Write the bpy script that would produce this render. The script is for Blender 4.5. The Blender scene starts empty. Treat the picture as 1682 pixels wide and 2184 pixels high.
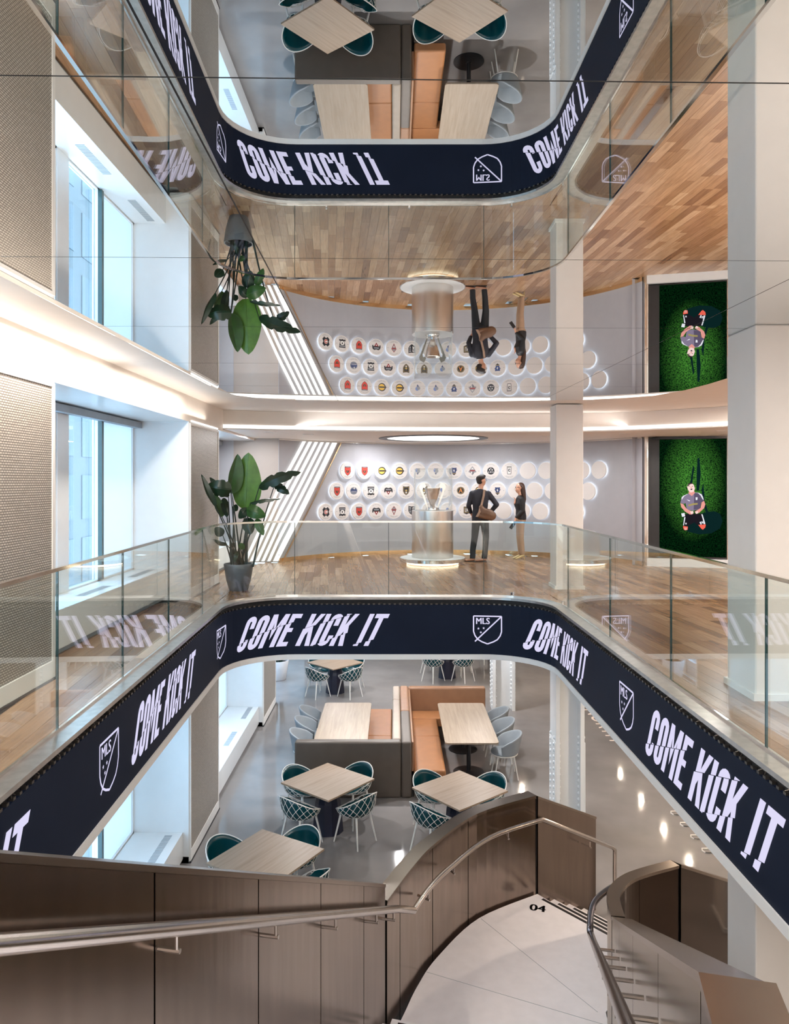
import bpy, bmesh, math, random
from mathutils import Vector, Matrix, noise
random.seed(7)
C = bpy.context.scene.collection
S = bpy.context.scene
PI = math.pi
# ------------------------------------------------------------------ camera
CZ = 1.645; F = 1570.0
cam = bpy.data.objects.new('camera', bpy.data.cameras.new('camera')); C.objects.link(cam)
cam.location = (0, 0, CZ); cam.rotation_euler = (PI/2, 0, 0)
cam.data.sensor_fit = 'VERTICAL'; cam.data.sensor_height = 36; cam.data.lens = F/2184*36
cam.data.shift_y = -65/2184; cam.data.clip_start = .05
S.camera = cam
# ------------------------------------------------------------------ world, lights, exposure
w = bpy.data.worlds.new('world'); S.world = w; w.use_nodes = True
wn = w.node_tree.nodes; wl = w.node_tree.links; bg = wn['Background']
tc = wn.new('ShaderNodeTexCoord'); sp = wn.new('ShaderNodeSeparateXYZ'); cr = wn.new('ShaderNodeValToRGB')
cr.color_ramp.elements[0].position = 0; cr.color_ramp.elements[0].color = (.46, .66, .82, 1)
cr.color_ramp.elements[1].position = .9; cr.color_ramp.elements[1].color = (.48, .73, 1.0, 1)
wl.new(tc.outputs['Generated'], sp.inputs[0]); wl.new(sp.outputs[2], cr.inputs[0]); wl.new(cr.outputs[0], bg.inputs[0])
bg.inputs[1].default_value = 8.6
S.view_settings.view_transform = 'Standard'; S.view_settings.look = 'None'; S.view_settings.gamma = 1
S.view_settings.use_curve_mapping = False; S.view_settings.exposure = 0.25
cy = S.cycles
cy.use_denoising = True; cy.max_bounces = 9; cy.diffuse_bounces = 4; cy.glossy_bounces = 6; cy.transmission_bounces = 6
cy.transparent_max_bounces = 20; cy.sample_clamp_indirect = 4; cy.caustics_reflective = True; cy.blur_glossy = .5; cy.caustics_refractive = False
cy.use_adaptive_sampling = True; cy.adaptive_threshold = .025; cy.use_light_tree = True
def area(name, loc, sx, sy, power, col=(1, .86, .72), rot=(0, 0, 0), spread=PI, portal=False):
    l = bpy.data.lights.new(name, 'AREA'); l.shape = 'RECTANGLE'; l.size = sx; l.size_y = sy; l.energy = power; l.color = col; l.spread = spread
    o = bpy.data.objects.new(name, l); C.objects.link(o); o.location = loc; o.rotation_euler = rot
    if portal: l.cycles.is_portal = True
    return o
BAYS = [(.44, 4.47), (6.17, 10.2), (11.9, 15.9), (17.6, 23.3)]
ZL = CZ - 5.29            # lower floor level
ZS = -.905                # lower soffit
H = 2.825                 # mirror ceiling
for a, b in BAYS:
    if a < 15:
        area('daylight_portal', (-3.66, (a+min(b, 14.9))/2, 1.25), 2.4, min(b, 14.9)-a, 1, rot=(0, -PI/2, 0), portal=True)
    area('daylight_portal', (-3.66, (a+b)/2, (ZL+ZS)/2), 2.7, b-a, 1, rot=(0, -PI/2, 0), portal=True)
# recessed ceiling downlights of the lower floor (small square lamps flush in the soffit)
WARM = (1, .90, .80); NEUT = (1, .98, .975)
LOWER_LAMPS = [(3.6, 3.5), (3.6, 6.6), (5.4, 6.6), (5.4, 9.7), (3.9, 9.9), (5.4, 12.8), (6.2, 15.5), (6.2, 16.95), (6.2, 18.5), (6.2, 20.2), (3.3, 19.0), (.1, 15.7), (-1.6, 12.9), (1.6, 12.9), (0, 12.9), (-1.6, 19.5), (0, 19.5), (1.9, 16.4), (-.9, 17.2)]
for x, y in LOWER_LAMPS: area('downlight_lamp', (x, y, ZS-.012), .05, .05, 12 if x > 6 else 34, (1, .80, .62) if x > 3 else NEUT)
# downlights of the display niche and the walkways on the upper floor
UPPER_LAMPS = [(-2.75, 14.1), (-1.6, 13.6), (-.3, 15.9), (1.9, 15.6), (2.9, 14.2), (4.2, 13.4), (5.6, 12.6), (-2.2, 13.0)]  # first lamp is added to light the flat wall at left
for x, y in UPPER_LAMPS: area('downlight_lamp', (x, y, 2.505), .12, .12, 20, (.96, .97, 1))
area('added_uplight', (-2.79, 5.2, 2.56), .04, 4.2, 9, WARM, rot=(PI, 0, 0)); area('added_uplight', (1.2, 12.6, 2.60), 7.0, .04, 8, NEUT, rot=(PI, 0, 0)); area('added_uplight', (-2.79, 9.4, 2.56), .04, 3.4, 4, WARM, rot=(PI, 0, 0))  # uplights added to brighten the ceiling and fascia, no fixtures there
area('wallwash_lamp', (-2.56, 4.6, H-.02), .12, 3.4, 75, WARM); area('wallwash_lamp', (-2.56, 8.3, H-.02), .10, 3.0, 34, WARM)
for y in (3.5, 7.0, 10.2): area('walkway_lamp', (5.0, y, H-.03), .5, .5, 105, WARM)
area('near_fill', (1.0, -2.6, H-.03), 5.0, 2.6, 170, NEUT); area('stair_fill', (-.2, .3, H-.03), 3.0, 1.6, 240, NEUT)  # unseen fill panels, added to brighten the columns and the landing
area('near_fill', (0, -2.4, ZS-.02), 4.0, 2.0, 100, NEUT)  # unseen fill panel added at the near end of the lower floor

# ------------------------------------------------------------------ helpers
def at(px, py, D): return Vector(((px-840)/F*D, D, CZ-(py-1027)/F*D))
def pname(n): return n
def link(o, parent=None):
    C.objects.link(o)
    if parent is not None:
        o.parent = parent
        M = Matrix.Identity(4); p = parent
        chain = []
        while p is not None: chain.append(p); p = p.parent
        W = Matrix.Identity(4)
        for q in reversed(chain): W = W @ (q.matrix_parent_inverse if q.parent else Matrix.Identity(4)) @ q.matrix_basis
        o.matrix_parent_inverse = W.inverted()
    return o
def tag(o, label=None, cat=None, group=None, kind=None):
    if label: o['label'] = label
    if cat: o['category'] = cat
    if group: o['group'] = group
    if kind: o['kind'] = kind
    return o
def thing(name, label, cat, loc=(0, 0, 0), group=None):
    o = bpy.data.objects.new(name, None); o.location = loc; o.empty_display_size = .2; C.objects.link(o)
    return tag(o, label, cat, group)
def kids(o): return [c for c in bpy.data.objects if c.parent == o]
def copy_tree(o, parent=None, cache={}):
    c = o.copy(); C.objects.link(c)
    if parent is not None: c.parent = parent
    if o.name not in cache: cache[o.name] = kids(o)
    for ch in cache[o.name]: copy_tree(ch, c)
    return c
class MB:
    def __init__(s): s.v = []; s.f = []; s.m = []; s.mats = []
    def mi(s, m):
        if m is None: return 0
        if m not in s.mats: s.mats.append(m)
        return s.mats.index(m)
    def add(s, vs, fs, m=None):
        b = len(s.v); s.v += [tuple(p) for p in vs]; k = s.mi(m)
        for f in fs: s.f.append(tuple(b+i for i in f)); s.m.append(k)
    def box(s, x0, x1, y0, y1, z0, z1, m=None):
        vs = [(x, y, z) for z in (z0, z1) for y in (y0, y1) for x in (x0, x1)]
        s.add(vs, [(0, 2, 3, 1), (4, 5, 7, 6), (0, 1, 5, 4), (2, 6, 7, 3), (0, 4, 6, 2), (1, 3, 7, 5)], m); return s
    def prism(s, poly, z0, z1, m=None):
        n = len(poly); z = lambda q, i: q[i] if isinstance(q, (list, tuple)) else q
        vs = [(p[0], p[1], z(z0, i)) for i, p in enumerate(poly)]+[(p[0], p[1], z(z1, i)) for i, p in enumerate(poly)]
        ar = sum(poly[i][0]*poly[(i+1) % n][1]-poly[(i+1) % n][0]*poly[i][1] for i in range(n))
        fs = [tuple(range(n))[::-1], tuple(range(n, 2*n))]+[(i, (i+1) % n, n+(i+1) % n, n+i) for i in range(n)]
        if ar < 0: fs = [f[::-1] for f in fs]
        s.add(vs, fs, m); return s
    def tube(s, pts, r, n=8, m=None, cap=True, closed=False):
        pts = [Vector(p) for p in pts]; L = len(pts); rs = r if isinstance(r, (list, tuple)) else [r]*L
        vs = []; prev = None
        for i, p in enumerate(pts):
            if closed: t = (pts[(i+1) % L]-pts[i-1])
            else: t = (pts[min(i+1, L-1)]-pts[max(i-1, 0)])
            t.normalize()
            if prev is None:
                a = Vector((0, 0, 1)) if abs(t.z) < .9 else Vector((1, 0, 0)); u = t.cross(a).normalized()
            else: u = (prev-t*prev.dot(t)).normalized()
            prev = u; v = t.cross(u)
            for k in range(n):
                an = 2*PI*k/n; vs.append(p+(u*math.cos(an)+v*math.sin(an))*rs[i])
        fs = []
        for i in range(L if closed else L-1):
            j = (i+1) % L
            for k in range(n): fs.append((i*n+k, i*n+(k+1) % n, j*n+(k+1) % n, j*n+k))
        if cap and not closed: fs += [tuple(range(n))[::-1], tuple((L-1)*n+k for k in range(n))]
        s.add(vs, fs, m); return s
    def lathe(s, prof, n=32, c=(0, 0, 0), m=None, sx=1, sy=1):
        vs = []
        for r, z in prof:
            for k in range(n): vs.append((c[0]+r*sx*math.cos(2*PI*k/n), c[1]+r*sy*math.sin(2*PI*k/n), c[2]+z))
        fs = []
        for i in range(len(prof)-1):
            for k in range(n): fs.append((i*n+k, i*n+(k+1) % n, (i+1)*n+(k+1) % n, (i+1)*n+k))
        fs += [tuple(range(n))[::-1], tuple((len(prof)-1)*n+k for k in range(n))]
        s.add(vs, fs, m); return s
    def grid(s, fn, nu, nv, m=None, closeu=False):
        vs = [fn(i/nu, j/nv) for i in range(nu+(0 if closeu else 1)) for j in range(nv+1)]
        W = nu if closeu else nu+1; fs = []
        for i in range(nu):
            for j in range(nv):
                a = i % W; b = (i+1) % W; fs.append((a*(nv+1)+j, b*(nv+1)+j, b*(nv+1)+j+1, a*(nv+1)+j+1))
        s.add(vs, fs, m); return s
    def mesh(s, name, mat=None, smooth=False):
        me = bpy.data.meshes.new(name); me.from_pydata(s.v, [], s.f)
        if s.mats:
            for q in s.mats: me.materials.append(q)
            me.polygons.foreach_set('material_index', s.m)
        elif mat: me.materials.append(mat)
        if smooth:
            me.polygons.foreach_set('use_smooth', [True]*len(me.polygons))
            if hasattr(me, 'set_sharp_from_angle'): me.set_sharp_from_angle(angle=math.radians(40))
        me.update(); return me
    def build(s, name, mat=None, parent=None, smooth=False):
        return link(bpy.data.objects.new(name, s.mesh(name, mat, smooth)), parent)
def bevel(o, wd=.01, seg=2):
    b = o.modifiers.new('bevel', 'BEVEL'); b.width = wd; b.segments = seg; b.limit_method = 'ANGLE'; return o
def solid(o, t, off=0):
    b = o.modifiers.new('solid', 'SOLIDIFY'); b.thickness = t; b.offset = off; return o
def fillet(P, rs, n=10):
    out = [tuple(P[0])]
    for i in range(1, len(P)-1):
        a, b, c = (Vector(P[k][:2]) for k in (i-1, i, i+1)); r = rs[i-1] if isinstance(rs, (list, tuple)) else rs
        u = (a-b).normalized(); v = (c-b).normalized(); ang = u.angle(v)
        t = r/math.tan(ang/2); p1 = b+u*t; p2 = b+v*t; cen = b+(u+v).normalized()*r/math.sin(ang/2)
        a1 = math.atan2(p1.y-cen.y, p1.x-cen.x); a2 = math.atan2(p2.y-cen.y, p2.x-cen.x); d = (a2-a1+PI) % (2*PI)-PI
        for k in range(n+1): out.append((cen.x+r*math.cos(a1+d*k/n), cen.y+r*math.sin(a1+d*k/n)))
    out.append(tuple(P[-1])); return out
def offset(path, d):
    """shift a plan polyline to its left by d"""
    out = []
    for i, p in enumerate(path):
        a = Vector(path[max(i-1, 0)][:2]); b = Vector(path[min(i+1, len(path)-1)][:2]); t = (b-a).normalized()
        out.append((p[0]-t.y*d, p[1]+t.x*d))
    return out
class Path:
    def __init__(s, pts):
        s.p = [Vector(q[:2]) for q in pts]; s.s = [0]
        for a, b in zip(s.p, s.p[1:]): s.s.append(s.s[-1]+(b-a).length)
        s.L = s.s[-1]
    def at(s, t):
        t = max(0, min(s.L-1e-6, t)); i = 0
        while s.s[i+1] < t: i += 1
        k = (t-s.s[i])/(s.s[i+1]-s.s[i]); q = s.p[i].lerp(s.p[i+1], k); d = (s.p[i+1]-s.p[i]).normalized()
        return q, Vector((-d.y, d.x))      # point, left normal
    def cut(s, a, b):
        return [tuple(s.at(a)[0])]+[tuple(q) for q, t in zip(s.p, s.s) if a+1e-4 < t < b-1e-4]+[tuple(s.at(b)[0])]
def ribbon(pa, pb, za, zb, m=None, mb=None):
    """closed solid between two plan polylines (equal length) and two heights"""
    mb = mb or MB(); n = len(pa); g = lambda z, i: z[i] if isinstance(z, (list, tuple)) else z
    vs = []
    for i in range(n):
        vs += [(pa[i][0], pa[i][1], g(za, i)), (pa[i][0], pa[i][1], g(zb, i)), (pb[i][0], pb[i][1], g(zb, i)), (pb[i][0], pb[i][1], g(za, i))]
    fs = [(0, 1, 2, 3), tuple((n-1)*4+k for k in (3, 2, 1, 0))]
    for i in range(n-1):
        a = i*4; b = a+4
        for k in range(4): fs.append((a+k, b+k, b+(k+1) % 4, a+(k+1) % 4))
    mb.add(vs, fs, m); return mb
def clip(poly, nx, ny, d):
    """keep nx*x+ny*y <= d of a convex polygon"""
    out = []
    for i in range(len(poly)):
        a = poly[i]; b = poly[(i+1) % len(poly)]; fa = nx*a[0]+ny*a[1]-d; fb = nx*b[0]+ny*b[1]-d
        if fa <= 0: out.append(a)
        if fa*fb < 0:
            t = fa/(fa-fb); out.append((a[0]+(b[0]-a[0])*t, a[1]+(b[1]-a[1])*t))
    return out
def rrect(x0, x1, y0, y1, r, n=5):
    out = []
    for cx, cyy, a0 in ((x1-r, y1-r, 0), (x0+r, y1-r, PI/2), (x0+r, y0+r, PI), (x1-r, y0+r, 1.5*PI)):
        for k in range(n+1): out.append((cx+r*math.cos(a0+PI/2*k/n), cyy+r*math.sin(a0+PI/2*k/n)))
    return out

# ------------------------------------------------------------------ materials
def mat(name, col, rough=.5, metal=0, emit=None, es=0, var=.06, vscale=6, bump=0, bscale=60, stretch=None, spec=None, coat=0, aniso=0):
    m = bpy.data.materials.new(name); m.use_nodes = True; N = m.node_tree.nodes; L = m.node_tree.links; b = N['Principled BSDF']
    b.inputs['Roughness'].default_value = rough; b.inputs['Metallic'].default_value = metal
    if spec is not None: b.inputs['Specular IOR Level'].default_value = spec
    if coat: b.inputs['Coat Weight'].default_value = coat; b.inputs['Coat Roughness'].default_value = .08
    if emit: b.inputs['Emission Color'].default_value = (*emit, 1); b.inputs['Emission Strength'].default_value = es
    g = N.new('ShaderNodeTexCoord'); mp = N.new('ShaderNodeMapping'); L.new(g.outputs['Object'], mp.inputs[0])
    if stretch: mp.inputs['Scale'].default_value = stretch
    nz = N.new('ShaderNodeTexNoise'); nz.inputs['Scale'].default_value = vscale; nz.inputs['Detail'].default_value = 4; L.new(mp.outputs[0], nz.inputs[0])
    r = N.new('ShaderNodeValToRGB'); r.color_ramp.elements[0].position = .3; r.color_ramp.elements[1].position = .7
    r.color_ramp.elements[0].color = (*[max(0, c*(1-var)) for c in col], 1); r.color_ramp.elements[1].color = (*[min(1, c*(1+var)) for c in col], 1)
    L.new(nz.outputs['Fac'], r.inputs[0]); L.new(r.outputs[0], b.inputs['Base Color'])
    if bump:
        n2 = N.new('ShaderNodeTexNoise'); n2.inputs['Scale'].default_value = bscale; L.new(mp.outputs[0], n2.inputs[0])
        bp = N.new('ShaderNodeBump'); bp.inputs['Strength'].default_value = bump; bp.inputs['Distance'].default_value = .01
        L.new(n2.outputs['Fac'], bp.inputs['Height']); L.new(bp.outputs[0], b.inputs['Normal'])
    return m
def emat(name, col, st):
    m = bpy.data.materials.new(name); m.use_nodes = True; N = m.node_tree.nodes; N.remove(N['Principled BSDF'])
    e = N.new('ShaderNodeEmission'); e.inputs[0].default_value = (*col, 1); e.inputs[1].default_value = st
    m.node_tree.links.new(e.outputs[0], N['Material Output'].inputs[0]); return m
def glassmat(name, tint=(.90, .96, .94), refl=1.0, ior=1.5, rough=0):
    m = bpy.data.materials.new(name); m.use_nodes = True; N = m.node_tree.nodes; L = m.node_tree.links; N.remove(N['Principled BSDF'])
    t = N.new('ShaderNodeBsdfTransparent'); t.inputs[0].default_value = (*tint, 1)
    g = N.new('ShaderNodeBsdfGlossy'); g.inputs['Roughness'].default_value = rough; g.inputs[0].default_value = (1, 1, 1, 1)
    lw_ = N.new('ShaderNodeLayerWeight'); lw_.inputs[0].default_value = .5
    pw = N.new('ShaderNodeMath'); pw.operation = 'POWER'; pw.inputs[1].default_value = 4
    ml = N.new('ShaderNodeMath'); ml.operation = 'MULTIPLY_ADD'; ml.inputs[1].default_value = .96; ml.inputs[2].default_value = .022
    L.new(lw_.outputs['Facing'], pw.inputs[0]); L.new(pw.outputs[0], ml.inputs[0])
    mu = N.new('ShaderNodeMath'); mu.operation = 'MULTIPLY'; mu.inputs[1].default_value = refl; mu.use_clamp = True
    mx = N.new('ShaderNodeMixShader'); L.new(ml.outputs[0], mu.inputs[0]); L.new(mu.outputs[0], mx.inputs[0])
    L.new(t.outputs[0], mx.inputs[1]); L.new(g.outputs[0], mx.inputs[2]); L.new(mx.outputs[0], N['Material Output'].inputs[0]); return m
def woodmat(name, cols, grain=(38, 2.2, 38), rough=.3, rot=0, rnd=True, gs=.22):
    m = bpy.data.materials.new(name); m.use_nodes = True; N = m.node_tree.nodes; L = m.node_tree.links; b = N['Principled BSDF']
    g = N.new('ShaderNodeNewGeometry'); tcn = N.new('ShaderNodeTexCoord')
    mp = N.new('ShaderNodeMapping'); mp.inputs['Rotation'].default_value = (0, 0, rot); mp.inputs['Scale'].default_value = grain
    src = g.outputs['Position'] if rnd else tcn.outputs['Object']
    rot1 = N.new('ShaderNodeMapping'); rot1.inputs['Rotation'].default_value = (0, 0, rot); L.new(src, rot1.inputs[0]); mp.inputs['Rotation'].default_value = (0, 0, 0)
    L.new(rot1.outputs[0], mp.inputs[0])
    nz = N.new('ShaderNodeTexNoise'); nz.inputs['Scale'].default_value = 1; nz.inputs['Detail'].default_value = 5; nz.inputs['Roughness'].default_value = .6; nz.inputs['Distortion'].default_value = .6
    L.new(mp.outputs[0], nz.inputs[0])
    if rnd:
        oi = N.new('ShaderNodeObjectInfo'); ad = N.new('ShaderNodeMath'); L.new(oi.outputs['Random'], ad.inputs[0]); L.new(g.outputs['Random Per Island'], ad.inputs[1])
        fr = N.new('ShaderNodeMath'); fr.operation = 'FRACT'; L.new(ad.outputs[0], fr.inputs[0]); base = fr.outputs[0]
    r = N.new('ShaderNodeValToRGB'); r.color_ramp.elements.remove(r.color_ramp.elements[1])
    for i, c in enumerate(cols):
        e = r.color_ramp.elements[0] if i == 0 else r.color_ramp.elements.new(i/(len(cols)-1)); e.position = i/(len(cols)-1); e.color = (*c, 1)
    if rnd:
        L.new(base, r.inputs[0])
    else: L.new(nz.outputs['Fac'], r.inputs[0])
    mx = N.new('ShaderNodeMix'); mx.data_type = 'RGBA'; mx.blend_type = 'MULTIPLY'; mx.inputs[0].default_value = 1
    r2 = N.new('ShaderNodeValToRGB'); r2.color_ramp.elements[0].position = .3; r2.color_ramp.elements[1].position = .7
    r2.color_ramp.elements[0].color = (1-gs*1.6, 1-gs*1.8, 1-gs*2, 1); r2.color_ramp.elements[1].color = (1, 1, 1, 1)
    L.new(nz.outputs['Fac'], r2.inputs[0]); L.new(r.outputs[0], mx.inputs[6]); L.new(r2.outputs[0], mx.inputs[7]); L.new(mx.outputs[2], b.inputs['Base Color'])
    b.inputs['Roughness'].default_value = rough
    return m
def meshmat(name):
    """woven metal mesh: rows of small staggered cells"""
    m = bpy.data.materials.new(name); m.use_nodes = True; N = m.node_tree.nodes; L = m.node_tree.links; b = N['Principled BSDF']
    g = N.new('ShaderNodeTexCoord'); mp = N.new('ShaderNodeMapping'); mp.inputs['Rotation'].default_value = (0, PI/2, 0)
    sx = N.new('ShaderNodeSeparateXYZ'); L.new(g.outputs['Object'], sx.inputs[0]); cb = N.new('ShaderNodeCombineXYZ')
    L.new(sx.outputs[1], cb.inputs[0]); L.new(sx.outputs[2], cb.inputs[1])
    br = N.new('ShaderNodeTexBrick'); br.inputs['Scale'].default_value = 1; br.inputs['Brick Width'].default_value = .036; br.inputs['Row Height'].default_value = .019
    br.inputs['Mortar Size'].default_value = .0042; br.inputs['Mortar Smooth'].default_value = .3
    br.inputs['Color1'].default_value = (.60, .55, .49, 1); br.inputs['Color2'].default_value = (.50, .455, .40, 1); br.inputs['Mortar'].default_value = (.16, .14, .12, 1)
    L.new(cb.outputs[0], br.inputs[0]); L.new(br.outputs['Color'], b.inputs['Base Color']); b.inputs['Roughness'].default_value = .45; b.inputs['Metallic'].default_value = .2
    bp = N.new('ShaderNodeBump'); bp.inputs['Strength'].default_value = .6; bp.inputs['Distance'].default_value = .004; L.new(br.outputs['Fac'], bp.inputs['Height']); L.new(bp.outputs[0], b.inputs['Normal'])
    return m
M = {}
M['white'] = mat('white_paint', (.80, .79, .77), .5, var=.015)
M['cream'] = mat('cream_plaster', (.82, .76, .70), .6, var=.015)
M['col_cream'] = mat('column_paint', (.76, .73, .70), .5, var=.015)
M['grey_wall'] = mat('grey_lavender_plaster', (.38, .375, .395), .45, var=.02)
M['white_gloss'] = mat('white_metal_paint', (.80, .82, .83), .25, var=.015)
M['concrete'] = mat('polished_concrete', (.25, .235, .23), .07, var=.16, vscale=.9, spec=.6)
M['landing'] = mat('pale_terrazzo', (.84, .81, .83), .35, var=.03, vscale=9)
M['black'] = mat('black_metal', (.012, .012, .014), .35, var=.2)
M['dark'] = mat('dark_recess', (.02, .02, .022), .8)
M['led'] = mat('display_face', (.006, .009, .018), .6, spec=.12, var=.15, vscale=2, emit=(.05, .09, .22), es=.03)
M['led_text'] = emat('display_letters', (.73, .70, .93), .86)
M['ledge'] = mat('ledge_steel', (.55, .52, .49), .3, .8, var=.12, vscale=14)
M['mirror'] = mat('ceiling_mirror', (.80, .82, .82), .0, 1, var=.0)
M['chrome'] = mat('polished_chrome', (.80, .79, .77), .08, 1, var=.03)
M['steel'] = mat('brushed_steel', (.70, .66, .62), .24, 1, var=.04, stretch=(60, 2, 60))
M['rail'] = mat('handrail_steel', (.62, .57, .53), .2, 1, var=.05)
M['bronze'] = mat('bronze_steel', (.285, .228, .192), .21, 1, var=.10, vscale=1.4, stretch=(9, 9, .9), bump=.04, bscale=1.6)
M['bronze_mirror'] = mat('bronze_mirror_steel', (.085, .062, .05), .07, 1, var=.04, bump=.25, bscale=.9)
M['bronze_cap'] = mat('bronze_cap', (.35, .29, .245), .24, 1, var=.05)
M['gold'] = mat('gold_trim', (.80, .58, .34), .22, 1)
M['glass'] = glassmat('balustrade_glass', (.94, .982, .972), 1.15)
M['glass_edge'] = mat('glass_edge', (.02, .06, .06), .2, var=.1)
M['winglass'] = glassmat('window_glass', (.90, .96, 1.0), .6)
M['caseglass'] = glassmat('case_glass', (.97, .98, .98), 1.0)
M['silver'] = mat('trophy_silver', (.86, .84, .82), .10, 1, bump=.1, bscale=12)
M['pedestal'] = mat('satin_silver', (.78, .76, .73), .32, 1, var=.02)
M['led_white'] = emat('led_white', (1, .97, .93), 1.9); M['bar_white'] = emat('bar_white', (1, .97, .92), 1.15)
M['led_warm'] = emat('led_warm', (1, .80, .58), 5)
M['halo'] = emat('halo_light', (.82, .91, 1), 4.5)
M['plaque'] = mat('plaque_white', (.74, .70, .67), .5, var=.01)
M['plaque_rim'] = mat('plaque_rim', (.88, .87, .86), .4)
M['oak'] = woodmat('oak_planks', [(.19, .085, .038), (.34, .185, .095), (.27, .135, .066), (.43, .255, .145), (.31, .165, .085), (.48, .30, .18), (.36, .19, .10)], (42, 2.4, 42), .27, rot=-.09)
M['tabletop'] = woodmat('pale_oak_top', [(.28, .20, .135), (.36, .265, .19), (.41, .31, .235)], (1.2, 30, 6), .4, rnd=False, gs=.10)
M['mesh'] = meshmat('woven_metal')
M['leather'] = mat('tan_leather', (.27, .14, .075), .42, var=.07, bump=.1, bscale=120)
M['leather_seat'] = mat('cognac_leather', (.36, .155, .06), .40, var=.06, bump=.1, bscale=120)
M['taupe'] = mat('taupe_vinyl', (.10, .08, .065), .45, var=.06, bump=.08, bscale=100)
M['taupe_light'] = mat('pale_taupe_vinyl', (.33, .27, .215), .42, var=.06, bump=.08, bscale=100)
M['teal'] = mat('teal_leather', (.0, .045, .058), .25, var=.1, bump=.05, bscale=80)
M['wire'] = mat('white_wire', (.82, .80, .76), .35)
M['greyshell'] = mat('blue_grey_fabric', (.27, .30, .325), .8, var=.06, bump=.2, bscale=260)
M['navy_drum'] = mat('navy_drum', (.012, .014, .035), .35)
M['pot'] = mat('grey_pot', (.13, .135, .15), .38, var=.04)
M['pot_white'] = mat('white_pot', (.68, .68, .70), .45)
M['soil'] = mat('soil', (.03, .02, .015), .95, var=.3, bump=.6, bscale=60)
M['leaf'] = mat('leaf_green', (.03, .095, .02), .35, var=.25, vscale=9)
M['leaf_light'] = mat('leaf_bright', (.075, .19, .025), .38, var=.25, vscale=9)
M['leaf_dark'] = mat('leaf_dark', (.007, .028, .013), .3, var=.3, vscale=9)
M['stem'] = mat('stem', (.010, .022, .018), .5, var=.3)
M['skin'] = mat('skin', (.62, .33, .22), .5, var=.06)
M['suit'] = mat('navy_suit', (.022, .022, .032), .75, var=.2)
M['trouser'] = mat('charcoal_trousers', (.015, .019, .025), .75, var=.2)
M['bag'] = mat('brown_leather_bag', (.15, .075, .04), .4, var=.2)
M['strap'] = mat('tan_strap', (.30, .19, .13), .5)
M['hair'] = mat('dark_hair', (.016, .009, .007), .7, var=.4, vscale=40)
M['hair_brown'] = mat('brown_hair', (.05, .022, .013), .45, var=.4, vscale=40)
M['shoe'] = mat('brown_shoe', (.30, .14, .08), .4)
M['shoe_tan'] = mat('tan_shoe', (.52, .38, .18), .4)
M['blacktop'] = mat('black_top', (.010, .009, .010), .6, var=.3)
M['khaki'] = mat('tan_trousers', (.40, .26, .17), .8, var=.08)
M['shirt'] = mat('shirt_white', (.8, .8, .8), .7)
M['cement'] = mat('far_facade', (.085, .088, .088), .7, var=.05)
M['farglass'] = mat('far_facade_glass', (.062, .070, .078), .5, var=.1)
M['blind'] = mat('sheer_blind', (.85, .87, .88), .8, var=.01)
_n = M['blind'].node_tree.nodes; _l = M['blind'].node_tree.links; _t = _n.new('ShaderNodeBsdfTranslucent'); _t.inputs[0].default_value = (.85, .9, .92, 1)
_m = _n.new('ShaderNodeMixShader'); _m.inputs[0].default_value = .6; _l.new(_n['Principled BSDF'].outputs[0], _m.inputs[1]); _l.new(_t.outputs[0], _m.inputs[2]); _l.new(_m.outputs[0], _n['Material Output'].inputs[0])
M['felt'] = mat('grey_vent', (.3, .33, .36), .6)

# ------------------------------------------------------------------ SETTING
def struct(o, label=None): o['kind'] = 'structure'; (label and o.__setitem__('label', label)); return o
XW = -2.85; XO = -3.58; XR = 7.6
# the edge of the well: display face line
WELL = Path(fillet([(-2.0, 1.0), (-2.33, 10.57), (2.15, 10.57), (2.225, 1.0)], .9))
def well_off(d): return offset([tuple(p) for p in WELL.p], d)      # left of travel = outside the well
# upper slab (structure under planks)
mb = MB()
mb.box(XO, -2.02, -5, 1.0, -.80, -.025); mb.box(-2.02, 2.22, -5, 1.0, -.80, -.025); mb.box(2.22, XR, -5, 1.0, -.80, -.025)
inn = well_off(.12); n = len(inn); hh = n//2
outer = []
for i, p in enumerate(inn):
    if i <= 11: outer.append((XO, p[1] if i == 0 else 1+(i/11)*17.6))
    else: outer.append((XR, p[1] if i == n-1 else 1+((n-1-i)/(n-1-12))*17.6))
ribbon(inn, outer, -.80, -.025, mb=mb)
floor = struct(mb.build('floor', M['ledge']), 'upper floor slab with oak planks')
# lower floor
lf = struct(MB().box(XO, XR, -5, 24, ZL-.2, ZL).build('floor', M['concrete']), 'polished concrete lower floor')
# lower soffit
mb = MB(); mb.box(XO, XR, -5, 1.0, ZS, -.80); ribbon(well_off(.03), outer, ZS, -.80, mb=mb); mb.box(XO, XR, 18.6, 24, ZS, -.80)
struct(mb.build('ceiling', M['white']), 'white soffit over the lower floor')
# pale trim under the display band
struct(ribbon(well_off(-.012), well_off(.03), ZS-.004, -.835).build('trim_1', M['white']), 'white edge trim under the display band')
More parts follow.
